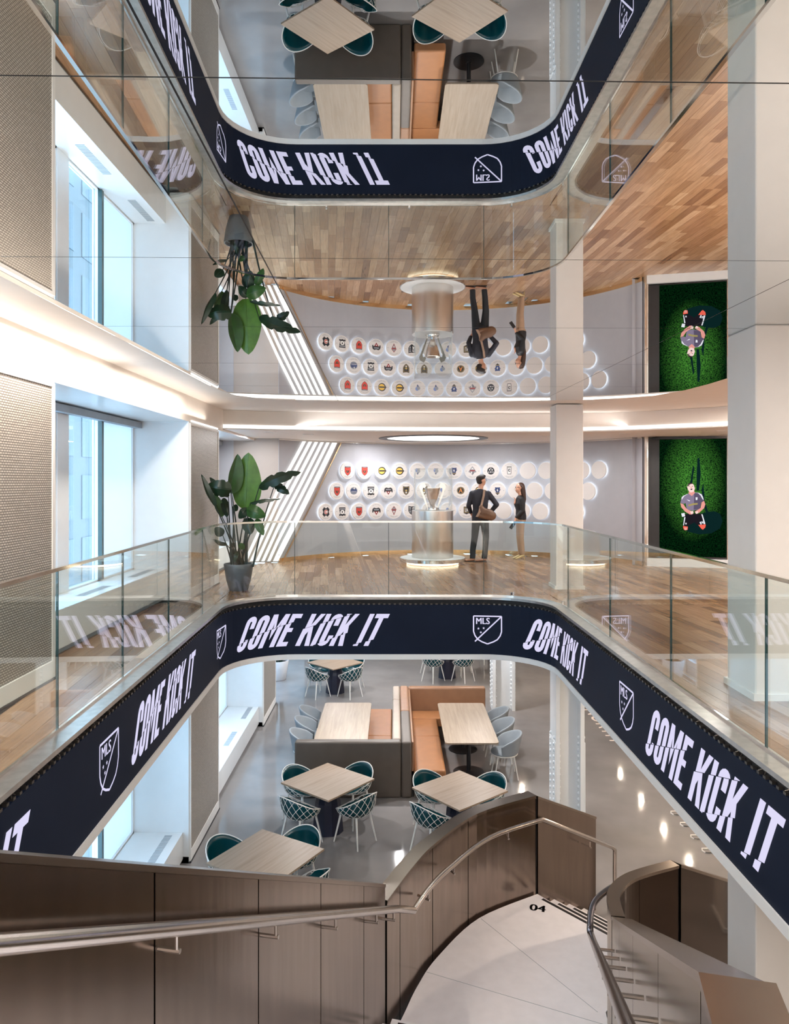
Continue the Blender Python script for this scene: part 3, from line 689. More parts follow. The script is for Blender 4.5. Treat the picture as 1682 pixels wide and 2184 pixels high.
CR = {
 'red shield': [('grey', RC(-.055, .055, .055, .078)), ('black', sc(SHD, .056, .075, 0, -.01)), ('red', sc(SHD, .05, .068, 0, -.01)), ('black', [(-.03, .01), (0, -.005), (.03, .01), (.018, -.03), (0, -.042), (-.018, -.03)]), ('yellow', [(-.006, -.012), (.006, -.012), (0, -.03)])],
 'yellow oval': [('black', ell(.068, .072)), ('yellow', ell(.055, .055, dx if False else 16, -.004)), ('black', RC(-.05, .048, -.012, .012)), ('black', [(.05, .025), (.085, 0), (.05, -.025)])],
 'cross and letter C': [('black', sc([(-1, .5), (-.5, 1), (0, .7), (.5, 1), (1, .5), (.75, 0), (1, -.5), (.5, -1), (0, -.7), (-.5, -1), (-1, -.5), (-.75, 0)], .07, .082)), ('white', ell(.036, .04)), ('red', ell(.03, .034)), ('white', ell(.015, .018)), ('white', RC(.008, .032, -.008, .008))],
 'ball and ribbon': [('black', [(-.062, .07), (.062, .07), (.05, -.01), (-.05, -.01)]), ('grey', RC(-.05, .05, .03, .055)), ('black', ell(.048, .045, 16, 0, -.01)), ('white', ell(.04, .037, 16, 0, -.01)), ('black', ell(.014, .014, 8, 0, -.008)), ('black', [(-.06, -.045), (.06, -.045), (.06, -.075), (.03, -.065), (0, -.08), (-.03, -.065), (-.06, -.075)])],
 'red ribbon pennant': [('black', [(-.07, .035), (-.04, .055), (0, .045), (.04, .055), (.07, .035), (.06, -.012), (-.06, -.012)]), ('grey', RC(-.045, .045, .008, .03)), ('maroon', [(-.04, -.012), (.04, -.012), (0, -.075)]), ('white', ell(.012, .012, 8, 0, -.03)), ('black', RC(-.075, -.055, -.03, .02)), ('black', RC(.055, .075, -.03, .02))],
 'brown diamond': [('maroon', [(0, .08), (.045, .02), (0, -.085), (-.045, .02)]), ('grey', [(0, .065), (.035, .02), (0, -.065), (-.035, .02)]), ('maroon', RC(-.03, .03, .0, .022)), ('white', [(0, -.01), (.014, -.02), (0, -.04), (-.014, -.02)])],
 'striped shield': [('black', sc(SHD, .06, .078)), ('grey', [(-.05, .06), (-.01, .055), (-.02, -.05), (-.045, -.02)]), ('black', RC(-.05, -.012, .02, .03)), ('black', RC(-.05, -.015, -.005, .005)), ('white', [(.01, .05), (.03, .06), (.02, .02), (.035, -.02), (.01, -.05), (.015, 0)])],
 'mountain disc': [('grey', ell(.068, .066)), ('navy', [(-.066, .01), (-.03, .045), (-.01, .02), (.02, .05), (.066, .01)]), ('white', [(.0, .045), (.012, .06), (.022, .045), (.012, .02)]), ('navy', RC(-.06, .06, -.012, .006)), ('white', RC(-.045, .045, -.02, -.014)), ('navy', RC(-.05, .05, -.04, -.03))],
 'dark shield': [('black', sc(SHD, .056, .078)), ('gold', sc(SHD, .046, .066)), ('black', sc(SHD, .041, .061)), ('gold', starp(.03)), ('white', ell(.014, .014, 8, 0, -.036))],
 'star shield': [('navy', starp(.062)), ('navy', sc(SHD, .042, .05, 0, .01)), ('white', [(-.015, .01), (0, .035), (.012, .0), (0, -.018)]), ('black', [(-.032, -.045), (.032, -.045), (0, -.078)]), ('gold', RC(-.034, .034, -.046, -.038))],
 'small blue crest': [('blue', ell(.030, .035, 12, -.01, .01)), ('grey', ell(.030, .032, 12, .016, -.002)), ('navy', [(-.02, -.03), (.022, -.03), (0, -.072)])],
 'red and grey scroll': [('grey', [(0, .085), (.04, .03), (.07, -.02), (.03, -.035), (0, -.08), (-.03, -.035), (-.07, -.02), (-.04, .03)]), ('white', [(0, .06), (.025, .03), (-.025, .03)]), ('maroon', RC(-.045, .045, -.006, .016)), ('white', RC(-.02, -.004, -.045, -.012)), ('black', RC(.002, .014, -.055, -.012))],
 'black patterned ball': [('black', ell(.062, .066)), ('white', ell(.012, .014, 6, -.02, .02)), ('white', ell(.012, .014, 6, .022, .018)), ('white', ell(.014, .012, 6, 0, -.02)), ('white', ell(.009, .012, 6, -.035, -.022)), ('white', ell(.009, .012, 6, .036, -.02)), ('white', RC(-.01, .01, .04, .052))],
 'black letter C badge': [('black', [(-.04, .062), (.04, .062), (.032, -.06), (-.032, -.06)]), ('white', [(-.032, .054), (.032, .054), (.025, -.052), (-.025, -.052)]), ('black', ell(.022, .026, 12, .002, .01)), ('white', ell(.010, .013, 10, .004, .01)), ('white', RC(.006, .028, .003, .017)), ('black', RC(-.042, .042, .07, .078))],
 'orange letter A disc': [('black', ell(.066, .066)), ('gold', ell(.058, .058)), ('black', ell(.052, .052)), ('orange', [(-.03, -.035), (-.018, -.035), (.004, .035), (-.006, .04)]), ('orange', [(.03, -.035), (.018, -.035), (-.004, .035), (.006, .04)]), ('orange', RC(-.015, .015, -.014, -.006))],
 'square monogram': [('black', [(-.048, .066), (.048, .066), (.048, -.05), (0, -.072), (-.048, -.05)]), ('gold', RC(-.036, .036, -.042, .054)), ('black', RC(-.031, .031, -.037, .049)), ('white', RC(-.022, -.015, -.025, .038)), ('white', RC(-.022, .0, -.03, -.022)), ('white', [(.0, -.02), (.008, -.02), (.008, .035), (0, .035)]), ('white', [(.008, .035), (.016, .035), (.026, -.02), (.018, -.02)])],
}
def plaque(sv, z, kind, label):
    c = arcpt(sv, z, .055); a = sv/ARC
    t = thing('wall_plaque', label, 'plaque', tuple(c), 'round backlit plaques on the niche wall'); t.rotation_euler = (0, 0, -a)
    def loc(b, name, m):
        o = bpy.data.objects.new(name, b); C.objects.link(o); o.parent = t; return o
    loc(PMESH['disc'], 'disc', None); loc(PMESH['halo'], 'halo', None)
    if kind:
        loc(CMESH[kind], 'crest', None); loc(PMESH['text'], 'lettering_ring', None)['kind'] = 'stuff'
def ydisc(mb, r, y0, y1, m=None, n=32, r2=None):
    r2 = r2 or r; vs = [(r*math.cos(2*PI*k/n), y0, r*math.sin(2*PI*k/n)) for k in range(n)]+[(r2*math.cos(2*PI*k/n), y1, r2*math.sin(2*PI*k/n)) for k in range(n)]
    mb.add(vs, [tuple(range(n)), tuple(range(n, 2*n))[::-1]]+[(k, n+k, n+(k+1) % n, (k+1) % n) for k in range(n)], m); return mb
PMESH = {'disc': ydisc(ydisc(MB(), .178, -.012, 0, M['plaque']), .185, 0, .012, M['plaque_rim']).mesh('disc'),
         'halo': ydisc(MB(), .165, .014, .026, M['halo']).mesh('halo')}
tx = MB()
for (r, a0, a1, nn_) in ((.142, 50, 130, 26), (.150, 228, 312, 26), (.132, 236, 304, 20)):
    for k in range(nn_):
        if random.random() < .16: continue
        aa = math.radians(a0+(a1-a0)*k/nn_); da = math.radians((a1-a0)/nn_*.62)
        vs = [((r+dr)*math.cos(aa+d), -.0128, (r+dr)*math.sin(aa+d)) for dr, d in ((-.005, 0), (.005, 0), (.005, da), (-.005, da))]
        tx.add(vs, [(0, 1, 2, 3)], cm['grey'])
for x0 in (-.155, .125): tx.add([(x0, -.0128, -.004), (x0+.03, -.0128, -.004), (x0+.03, -.0128, .003), (x0, -.0128, .003)], [(0, 1, 2, 3)], cm['grey'])
PMESH['text'] = tx.mesh('lettering_ring')
CMESH = {}
for k, lst in CR.items():
    mb = MB()
    for i, (c, p) in enumerate(lst):
        p = [(x*1.32, z*1.28) for x, z in p]
        cx = sum(q[0] for q in p)/len(p); cz = sum(q[1] for q in p)/len(p)
        y = -.0126-.0007*(i+1)
        mb.add([(cx, y, cz)]+[(q[0], y, q[1]) for q in p], [(0, 1+(j+1) % len(p), 1+j) for j in range(len(p))], cm[c])
    CMESH[k] = mb.mesh('crest')
rows = [('top', -2.28, CZ+.24, ['red shield', 'red shield', 'yellow oval', 'yellow oval', 'small blue crest', 'small blue crest', 'star shield', 'red and grey scroll', 'black patterned ball', 'black letter C badge'], 15),
        ('middle', -2.55, CZ-.205, ['red shield', 'mountain disc', 'ball and ribbon', 'red ribbon pennant', 'dark shield', 'dark shield', 'small blue crest', 'orange letter A disc', 'yellow oval', 'star shield'], 15),
        ('bottom', -2.84, CZ-.655, ['cross and letter C', 'ball and ribbon', 'red shield', 'red ribbon pennant', 'brown diamond', 'striped shield', 'star shield', 'small blue crest', 'square monogram'], 15)]
ORD = ['first', 'second', 'third', 'fourth', 'fifth', 'sixth', 'seventh', 'eighth', 'ninth', 'tenth', 'eleventh', 'twelfth', 'thirteenth', 'fourteenth', 'fifteenth']
for rn, s0, z, ks, n in rows:
    for i in range(n):
        k = ks[i] if i < len(ks) else None
        plaque(s0+i*.4235, z, k, ('round white plaque with %s, %s from left in the %s row' % (k, ORD[i], rn)) if k else ('blank round plaque, %s from left in the %s row' % (ORD[i], rn)))
# ------------------------------------------------------------------ video screen with player
SC0 = Vector((4.95, 14.32, .19)); SC1 = Vector((6.31, 13.98, .19)); sdir = (SC1-SC0); SW = sdir.length; sdir.normalize(); snrm = Vector((sdir.y, -sdir.x, 0)); SHt = 2.28
t = thing('video_screen', 'tall wall screen showing a kneeling footballer on green grass', 'screen', tuple(SC0.lerp(SC1, .5)-Vector((0, 0, .19))))
def scp(u_, v_, o=0): return SC0+sdir*(u_*SW)+Vector((0, 0, v_*SHt))+snrm*o
def sbox(u0, u1, v0, v1, o0, o1, name, m):
    mb = MB(); mb.add([scp(a, b, c) for b in (v0, v1) for c in (o0, o1) for a in (u0, u1)], [(0, 2, 3, 1), (4, 5, 7, 6), (0, 1, 5, 4), (2, 6, 7, 3), (0, 4, 6, 2), (1, 3, 7, 5)]); return mb.build(name, m, t)
sbox(-.02, 1.0, 0, 1, -.08, 0, 'housing', M['black'])
sbox(-.03, -.012, -.02, 1.02, -.08, .02, 'frame', M['chrome']); sbox(1.0, 1.025, -.08, 1.02, -.08, .02, 'frame', M['chrome'])
gm = bpy.data.materials.new('grass_footage'); gm.use_nodes = True; N = gm.node_tree.nodes; L = gm.node_tree.links; N.remove(N['Principled BSDF'])
g1 = N.new('ShaderNodeTexCoord'); n1 = N.new('ShaderNodeTexNoise'); n1.inputs['Scale'].default_value = 55; n1.inputs['Detail'].default_value = 6; L.new(g1.outputs['Object'], n1.inputs[0])
r1 = N.new('ShaderNodeValToRGB'); r1.color_ramp.elements[0].position = .36; r1.color_ramp.elements[0].color = (.001, .008, .006, 1); r1.color_ramp.elements[1].position = .68; r1.color_ramp.elements[1].color = (.075, .30, .035, 1); L.new(n1.outputs['Fac'], r1.inputs[0])
uvn = N.new('ShaderNodeUVMap'); vm = N.new('ShaderNodeVectorMath'); vm.operation = 'DISTANCE'; vm.inputs[1].default_value = (.5, .62, 0); L.new(uvn.outputs[0], vm.inputs[0])
r3 = N.new('ShaderNodeValToRGB'); r3.color_ramp.elements[0].position = .12; r3.color_ramp.elements[0].color = (1, 1, 1, 1); r3.color_ramp.elements[1].position = .50; r3.color_ramp.elements[1].color = (.03, .07, .14, 1); L.new(vm.outputs['Value'], r3.inputs[0])
mm = N.new('ShaderNodeMix'); mm.data_type = 'RGBA'; mm.blend_type = 'MULTIPLY'; mm.inputs[0].default_value = 1; L.new(r1.outputs[0], mm.inputs[6]); L.new(r3.outputs[0], mm.inputs[7])
em = N.new('ShaderNodeEmission'); em.inputs[1].default_value = 1.0; L.new(mm.outputs[2], em.inputs[0]); L.new(em.outputs[0], N['Material Output'].inputs[0])
U0 = .135
mb = MB(); mb.add([scp(U0, .005, .002), scp(.995, .005, .002), scp(.995, .995, .002), scp(U0, .995, .002)], [(0, 1, 2, 3)])
o = mb.build('picture', gm, t); uvl = o.data.uv_layers.new(name='UVMap')
for li, uvv in enumerate(((0, 0), (1, 0), (1, 1), (0, 1))): uvl.data[li].uv = uvv
E_ = {k: emat('footage_'+k, c, 1) for k, c in dict(skin=(.72, .30, .26), skin2=(.85, .62, .58), shirt=(.10, .08, .13), shirt2=(.22, .18, .26), short=(.012, .010, .014), white=(.75, .75, .80), red=(.80, .12, .08), shade=(.003, .016, .016), gold=(.35, .28, .10), hair=(.05, .03, .03)).items()}
lay = [0]
def fig(poly, m):
    lay[0] += 1
    # picture-local coordinates (crop pixels of the footage, 1400 x 2050 units)
    P = [scp((x-120)/1280*1.0, 1-(y-130)/1900, .003+.0004*lay[0]) for x, y in poly]; c = sum(P, Vector())/len(P)
    fm.add([c]+P, [(0, 1+j, 1+(j+1) % len(P)) for j in range(len(P))], m)
fm = MB()
fig([(905, 960), (950, 960), (975, 700), (955, 440), (925, 440), (910, 700)], E_['shade']); fig([(800, 860), (835, 860), (870, 590), (850, 560)], E_['shade']); fig([(985, 950), (1050, 1160), (1075, 1250), (1110, 1330), (1060, 1330), (990, 1050), (1020, 850)], E_['shade'])
fig([(690, 1400), (900, 1350), (1080, 1300), (1200, 1290), (1290, 1330), (1330, 1440), (1290, 1560), (1150, 1640), (950, 1660), (760, 1620), (680, 1520)], E_['shade'])
fig([(700, 1340), (1000, 1330), (1060, 1520), (1020, 1560), (900, 1500), (870, 1440), (780, 1520), (690, 1530)], E_['short'])
fig([(655, 1330), (710, 1320), (720, 1375), (670, 1385)], E_['white']); fig([(705, 1390), (725, 1390), (700, 1520), (688, 1520)], E_['white']); fig([(985, 1340), (1005, 1340), (1050, 1490), (1035, 1500)], E_['white'])
fig([(685, 1530), (765, 1540), (760, 1590), (715, 1600), (690, 1570)], E_['red']); fig([(935, 1510), (1058, 1500), (1050, 1550), (1010, 1585), (985, 1570)], E_['red'])
fig([(700, 1555), (755, 1555), (745, 1595), (712, 1598)], E_['skin'])
fig([(780, 1010), (900, 990), (1000, 1020), (1030, 1130), (985, 1150), (960, 1260), (860, 1280), (750, 1275), (725, 1150), (690, 1175), (640, 1160), (665, 1060)], E_['shirt2'])
fig([(870, 1000), (1000, 1020), (1030, 1130), (985, 1150), (960, 1260), (860, 1270)], E_['shirt'])
fig([(740, 1025), (780, 1005), (690, 1060), (665, 1110), (660, 1080), (690, 1045)], E_['white']); fig([(920, 990), (985, 1020), (1010, 1060), (1025, 1110), (1005, 1100), (975, 1045)], E_['white'])
fig([(890, 1070), (925, 1070), (920, 1110), (895, 1115)], E_['white']); fig([(740, 1105), (800, 1120), (790, 1135)], E_['white'])
fig([(770, 1190), (850, 1165), (925, 1160), (925, 1185), (850, 1195), (775, 1215)], E_['gold'])
fig([(640, 1165), (690, 1180), (700, 1220), (800, 1290), (855, 1300), (850, 1335), (800, 1345), (720, 1300), (655, 1230)], E_['skin']); fig([(1030, 1125), (1050, 1180), (1030, 1240), (950, 1315), (900, 1335), (875, 1300), (940, 1290), (985, 1225), (990, 1150)], E_['skin'])
fig([(800, 1300), (850, 1285), (858, 1320), (825, 1345)], E_['skin2']); fig([(880, 1300), (930, 1290), (930, 1325), (900, 1335)], E_['skin2'])
fig([(785, 960), (865, 960), (880, 1000), (830, 1050), (775, 1010)], E_['skin'])
fig([(750, 900), (770, 855), (820, 840), (860, 870), (880, 930), (860, 980), (810, 995), (770, 960)], E_['skin2'])
fig([(755, 890), (775, 850), (830, 838), (850, 850), (800, 858), (765, 900)], E_['hair']); fig([(805, 935), (840, 930), (835, 950), (812, 952)], E_['short'])
fig([(780, 890), (800, 885), (802, 892), (782, 898)], E_['hair']); fig([(830, 890), (850, 893), (848, 900), (830, 898)], E_['hair']); fig([(810, 900), (825, 900), (830, 922), (808, 922)], E_['skin'])
def digits(quads, m):
    for q in quads: fig(q, m)
digits([[(955, 1465), (975, 1455), (990, 1500), (972, 1505)], [(985, 1455), (1000, 1450), (1008, 1478), (995, 1482)], [(990, 1475), (1030, 1465), (1030, 1475), (995, 1485)], [(1010, 1445), (1022, 1442), (1035, 1490), (1022, 1495)]], E_['white'])
fig([(720, 1480), (745, 1480), (740, 1505), (725, 1505)], E_['white'])
fm.build('footage', None, t)
sbox(.02, U0-.02, .01, .99, 0, .004, 'side_strip', M['black'])
struct(ribbon([(4.90, 14.30), (6.42, 13.92), (XR, 13.5)], [(4.90, 14.38), (6.42, 14.0), (XR, 13.58)], 0, .16).build('baseboard_right', M['white_gloss']))

# ------------------------------------------------------------------ pedestal, case, trophy
PX, PY = .76, 14.72
t = thing('display_pedestal', 'round brushed silver pedestal on a glowing chrome-rimmed base', 'pedestal', (PX, PY, 0))
MB().lathe([(.50, 0), (.50, .06)], 48, (PX, PY, 0)).build('plinth', mat('plinth_white', (.8, .72, .62), .4), t, True)
MB().lathe([(.505, .018), (.52, .018), (.52, .045), (.505, .045)], 48, (PX, PY, 0)).build('glow_ring', M['led_warm'], t)
MB().lathe([(.655, .062), (.66, .065), (.66, .125), (.655, .13)], 64, (PX, PY, 0)).build('base_disc', M['chrome'], t, True)
MB().lathe([(.64, .13), (.64, .134)], 64, (PX, PY, 0)).build('base_top', M['white'], t)
MB().lathe([(.412, .134), (.415, .14), (.415, 1.065), (.41, 1.07)], 64, (PX, PY, 0)).build('drum', M['pedestal'], t, True)
case = thing('display_case', 'clear glass display case standing on the silver pedestal', 'display case', (PX, PY, 1.07))
cs = .36
for x0, x1, y0, y1 in ((-cs, cs, -cs, -cs+.012), (-cs, cs, cs-.012, cs), (-cs, -cs+.012, -cs+.012, cs-.012), (cs-.012, cs, -cs+.012, cs-.012)):
    MB().box(PX+x0, PX+x1, PY+y0, PY+y1, 1.072, 1.89).build('pane', M['caseglass'], case)
MB().box(PX-cs, PX+cs, PY-cs, PY+cs, 1.89, 1.902).build('lid', M['caseglass'], case)
for sx_, sy_ in ((-1, -1), (1, -1), (1, 1), (-1, 1)): MB().box(PX+sx_*cs-.005, PX+sx_*cs+.005, PY+sy_*cs-.005, PY+sy_*cs+.005, 1.072, 1.9).build('edge', mat('case_edge', (.75, .8, .8), .2), case)
tr = thing('trophy', 'tall faceted silver trophy cup with two wing handles in the case', 'trophy', (PX, PY, 1.072))
MB().lathe([(.15, 0), (.15, .012), (.135, .02), (.13, .05), (.11, .055)], 24, (PX, PY, 1.072)).build('base', M['silver'], tr, True)
MB().lathe([(.05, .055), (.042, .09), (.055, .12), (.10, .22), (.135, .34), (.16, .44), (.155, .445), (.12, .34), (.04, .14)], 16, (PX, PY, 1.072)).build('cup', M['silver'], tr)
for sg in (-1, 1):
    mb = MB(); pr = [(.09, .05), (.115, .055), (.20, .28), (.27, .46), (.245, .52), (.17, .56), (.13, .48), (.155, .44), (.19, .45), (.20, .40), (.14, .22)]
    vs = [(PX+sg*x, PY+y, 1.072+z) for y in (-.02, .02) for x, z in pr]; n = len(pr)
    cxy = len(vs); mb.add(vs, [tuple(range(n)), tuple(range(n, 2*n))[::-1]]+[(k, n+k, n+(k+1) % n, (k+1) % n) for k in range(n)]); mb.build('handle', M['silver'], tr)

# ------------------------------------------------------------------ potted bird of paradise
def leaf(name, base, tip, wd, m, fold=.25, droop=.1, face=0, parent=None, notch=0, curl=0):
    """broad leaf blade: base, tip, full width, midrib fold, arching; face tips the blade about its axis"""
    b = Vector(base); tp = Vector(tip); ax = tp-b; Lg = ax.length; ax.normalize()
    cam_dir = Vector((0, -1, .15)); side = ax.cross(cam_dir)
    if side.length < .1: side = Vector((1, 0, 0))
    side.normalize(); nrm = side.cross(ax).normalized()
    if nrm.y > 0: nrm = -nrm
    side = (side*math.cos(face)+nrm*math.sin(face)).normalized(); nrm = side.cross(ax).normalized()
    nu = 16; nv = 8; mb = MB()
    def f(u_, v_):
        q = (v_-.5)*2; prof = math.sin(PI*min(1, u_**.8*.97+.03))**.62*(1-.12*u_); rag = 1-notch*max(0, math.sin(u_*23+q*2))**6*abs(q)
        x = q*wd/2*prof*rag; arch = droop*Lg*4*u_*(u_-1)*-.5
        return b+ax*(Lg*u_)+side*x+nrm*(arch-abs(x)*fold-curl*u_*u_*Lg)+nrm*.004*math.sin(u_*90)*abs(q)
    mb.grid(f, nu, nv); mb.tube([b+ax*(Lg*k/8)+nrm*(droop*Lg*4*(k/8)*(k/8-1)*-.5+.003-curl*(k/8)**2*Lg) for k in range(9)], [.006-.0045*k/8 for k in range(9)], 5)
    return mb.build(name, m, parent, True)
pl = thing('potted_bird_of_paradise', 'tall bird of paradise plant in a grey tapered pot by the glass rail', 'potted plant', (-2.36, 11.15, 0))
PXc = -2.36; PYc = 11.15
MB().lathe([(.135, 0), (.142, .01), (.185, .16), (.208, .30), (.222, .395), (.218, .405), (.20, .405), (.195, .36)], 40, (PXc, PYc, 0)).build('pot', M['pot'], pl, True)
MB().lathe([(.198, .355), (.10, .37)], 24, (PXc, PYc, 0)).build('soil', M['soil'], pl)
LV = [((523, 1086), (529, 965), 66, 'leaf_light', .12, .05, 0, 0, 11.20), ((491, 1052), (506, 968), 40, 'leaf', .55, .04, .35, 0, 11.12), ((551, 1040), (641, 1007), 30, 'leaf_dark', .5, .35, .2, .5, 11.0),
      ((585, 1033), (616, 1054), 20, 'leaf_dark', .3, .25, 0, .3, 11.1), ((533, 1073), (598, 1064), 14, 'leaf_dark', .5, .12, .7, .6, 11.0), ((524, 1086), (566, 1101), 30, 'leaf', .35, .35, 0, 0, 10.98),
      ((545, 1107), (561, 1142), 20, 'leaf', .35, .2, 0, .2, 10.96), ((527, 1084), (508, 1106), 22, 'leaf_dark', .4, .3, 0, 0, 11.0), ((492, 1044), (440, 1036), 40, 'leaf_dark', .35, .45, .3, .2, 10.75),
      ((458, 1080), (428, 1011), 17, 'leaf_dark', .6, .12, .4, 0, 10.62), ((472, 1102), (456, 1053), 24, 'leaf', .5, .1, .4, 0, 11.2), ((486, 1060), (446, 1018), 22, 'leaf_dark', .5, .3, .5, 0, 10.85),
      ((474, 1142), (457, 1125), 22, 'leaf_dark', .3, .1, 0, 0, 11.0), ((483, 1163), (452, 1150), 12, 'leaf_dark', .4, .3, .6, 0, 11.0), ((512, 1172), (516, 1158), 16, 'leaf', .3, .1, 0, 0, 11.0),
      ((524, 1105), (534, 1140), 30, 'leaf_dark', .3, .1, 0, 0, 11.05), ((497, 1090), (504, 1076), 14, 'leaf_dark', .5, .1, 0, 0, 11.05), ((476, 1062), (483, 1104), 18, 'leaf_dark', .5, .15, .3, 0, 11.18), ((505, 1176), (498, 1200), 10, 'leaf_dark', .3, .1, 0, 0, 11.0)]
for i, (b, tp, wd, m_, fo, dr, fa, no, D) in enumerate(LV):
    B = at(b[0], b[1], D); leaf('leaf', B, at(tp[0], tp[1], D-.05), wd/F*D, M[m_], fo, dr, fa, pl, no)
    g = Vector((PXc+random.uniform(-.10, .10)+(B.x-PXc)*.25, PYc+random.uniform(-.07, .07), .36))
    if B.z > .5:
        mid = Vector((g.x*.6+B.x*.4, (g.y+B.y)/2, g.z+(B.z-g.z)*.55)); pts = []
        for k in range(9):
            tt = k/8; pts.append(g*(1-tt)**2+mid*2*tt*(1-tt)+B*tt*tt)
        MB().tube(pts, [.016-.010*k/8 for k in range(9)], 7).build('stem', M['stem'], pl, True)
# white planter on the lower floor
pl = thing('potted_plant', 'white planter with dark stems behind the farthest lower pier', 'potted plant', (-3.12, 19.7, ZL))
MB().lathe([(.20, 0), (.22, .02), (.29, .50), (.28, .52), (.25, .5), (.24, .46)], 32, (-3.12, 19.7, ZL)).build('pot', M['pot_white'], pl, True)
for k in range(7):
    a = k*.9; MB().tube([(-3.12+.1*math.cos(a), 19.7+.1*math.sin(a), ZL+.44), (-3.12+.18*math.cos(a), 19.7+.15*math.sin(a), ZL+1.2)], [.03, .02], 6).build('stem', M['leaf_dark'], pl)
MB().lathe([(.24, .46), (.05, .47)], 16, (-3.12, 19.7, ZL)).build('soil', M['soil'], pl)

# ------------------------------------------------------------------ stair
ZLD = CZ-4.65
ud = Vector((.2655, .964)); ur = Vector((.964, -.2655)); d2 = Vector((.760, .650)); r2 = Vector((.65, -.76))
stair = thing('staircase', 'pale stone stair and landing with black nosing strips inside bronze guards', 'stairs', (1.2, 7, ZLD))
Cn = Vector((1.61, 8.3)); In = Vector((2.61, 6.96))
land_curve = catmull([(-.02, 6.15), (.09, 6.45), (.21, 6.78), (.42, 7.2), (.90, 7.84), (1.61, 8.3)], 6)
lp = [p for p in land_curve]+[tuple(In)]+[(2.1, 6.75), (1.85, 6.45), (1.80, 6.0)]
o = MB().prism(lp, ZLD-.14, ZLD).build('landing_slab', M['landing'], stair)
jt = MB()
for (a, b) in (((.92, 7.83), (1.78, 6.45)), ((.30, 6.98), (1.8, 6.30))):
    a = Vector(a); b = Vector(b); d = (b-a).normalized(); nn = Vector((-d.y, d.x))*.002
    jt.prism([tuple(a-nn), tuple(b-nn), tuple(b+nn), tuple(a+nn)], ZLD, ZLD+.001)
jt.build('slab_joint', M['felt'], stair)
P0 = Vector((0.0, 6.14))
for k in range(1, 19):
    p = P0-ud*.29*(k-1)-ur*.02; q = p+ur*1.74; z = ZLD+k*.167
    dep = .31 if k < 18 else .6
    MB().prism([tuple(p), tuple(q), tuple(q-ud*dep), tuple(p-ud*dep)], z-.20, z-.001 if k < 18 else z-.003).build('tread', M['landing'], stair)
    a = p-ud*.03+ur*.06; b = q-ud*.03-ur*.1
    MB().prism([tuple(a), tuple(b), tuple(b-ud*.035), tuple(a-ud*.035)], z-.001, z+.001).build('nosing_strip', M['black'], stair)
for k in range(4):
    base = Cn+d2*(.29*(k-1)) if k else Cn; z = ZLD-k*.161
    if k: MB().prism([tuple(base+r2*.012), tuple(base+r2*1.66), tuple(base+r2*1.66+d2*.29), tuple(base+r2*.012+d2*.29)], z-.165, z).build('tread', M['landing'], stair)
    e = Cn+d2*(.29*k)
    a = e-d2*.055+r2*.10; b = e-d2*.055+r2*1.55
    MB().prism([tuple(a), tuple(b), tuple(b+d2*.035), tuple(a+d2*.035)], z, z+.0015).build('nosing_strip', M['black'], stair)
nv, nf = textmesh('04', .175)
sgn = Vector((1, -.28)).normalized(); up_ = Vector((.28, 1)).normalized()
mb = MB(); bp = Vector((1.46, 7.99))
for dd in (0, .006, -.006):
    mb.add([(bp.x+sgn.x*(p[0]+dd)+up_.x*p[1], bp.y+sgn.y*(p[0]+dd)+up_.y*p[1], ZLD+.0015) for p in nv], nf)
mb.build('floor_number', M['black'], stair)

def guard(t, path3, seams, thick, side, face, capm, drop=None, name='panel'):
    """bronze clad guard: plan path with top (z) and bottom (z); panels between seam distances; side=+1 thickness to the left"""
    P = Path([p[:2] for p in path3]); zt = [p[2] for p in path3]; zb = [p[3] for p in path3]
    def z_at(arr, s_):
        i = 0
        while i < len(P.s)-2 and P.s[i+1] < s_: i += 1
        k = min(1, max(0, (s_-P.s[i])/(P.s[i+1]-P.s[i]))); return arr[i]+(arr[i+1]-arr[i])*k
    ss = [0]+seams+[P.L]
    full = [tuple(p) for p in P.p]; offs = offset(full, side*thick); PO = offs
    def off_at(pts, d): return offset(pts, d) if len(pts) > 1 else pts
    for a, b in zip(ss, ss[1:]):
        seg = P.cut(a+.006, b-.006); svals = [a+.006]+[s_ for s_ in P.s if a+.0061 < s_ < b-.0061]+[b-.006]
        svals = svals[:len(seg)]
        zt_ = [z_at(zt, s_)-.03 for s_ in svals]; zb_ = [z_at(zb, s_) for s_ in svals]
        ribbon(seg, offset(seg, side*.02), zb_, zt_).build(name, face, t)
        fo = offset(seg, side*thick); ribbon(offset(seg, side*(thick-.02)), fo, zb_, zt_).build('back_panel', M['bronze_mirror'], t)
    ribbon(offset(full, side*.021), offset(full, side*(thick-.021)), [z+.01 for z in zb], [z-.035 for z in zt]).build('core', M['black'], t)
    ribbon(offset(full, -side*.006), offset(full, side*(thick+.006)), [z-.028 for z in zt], [z for z in zt]).build('cap', capm, t)
    return P
def R3(x, y, rel, b=None): return (x, y, CZ-rel, CZ-(b if b is not None else rel+1.55))
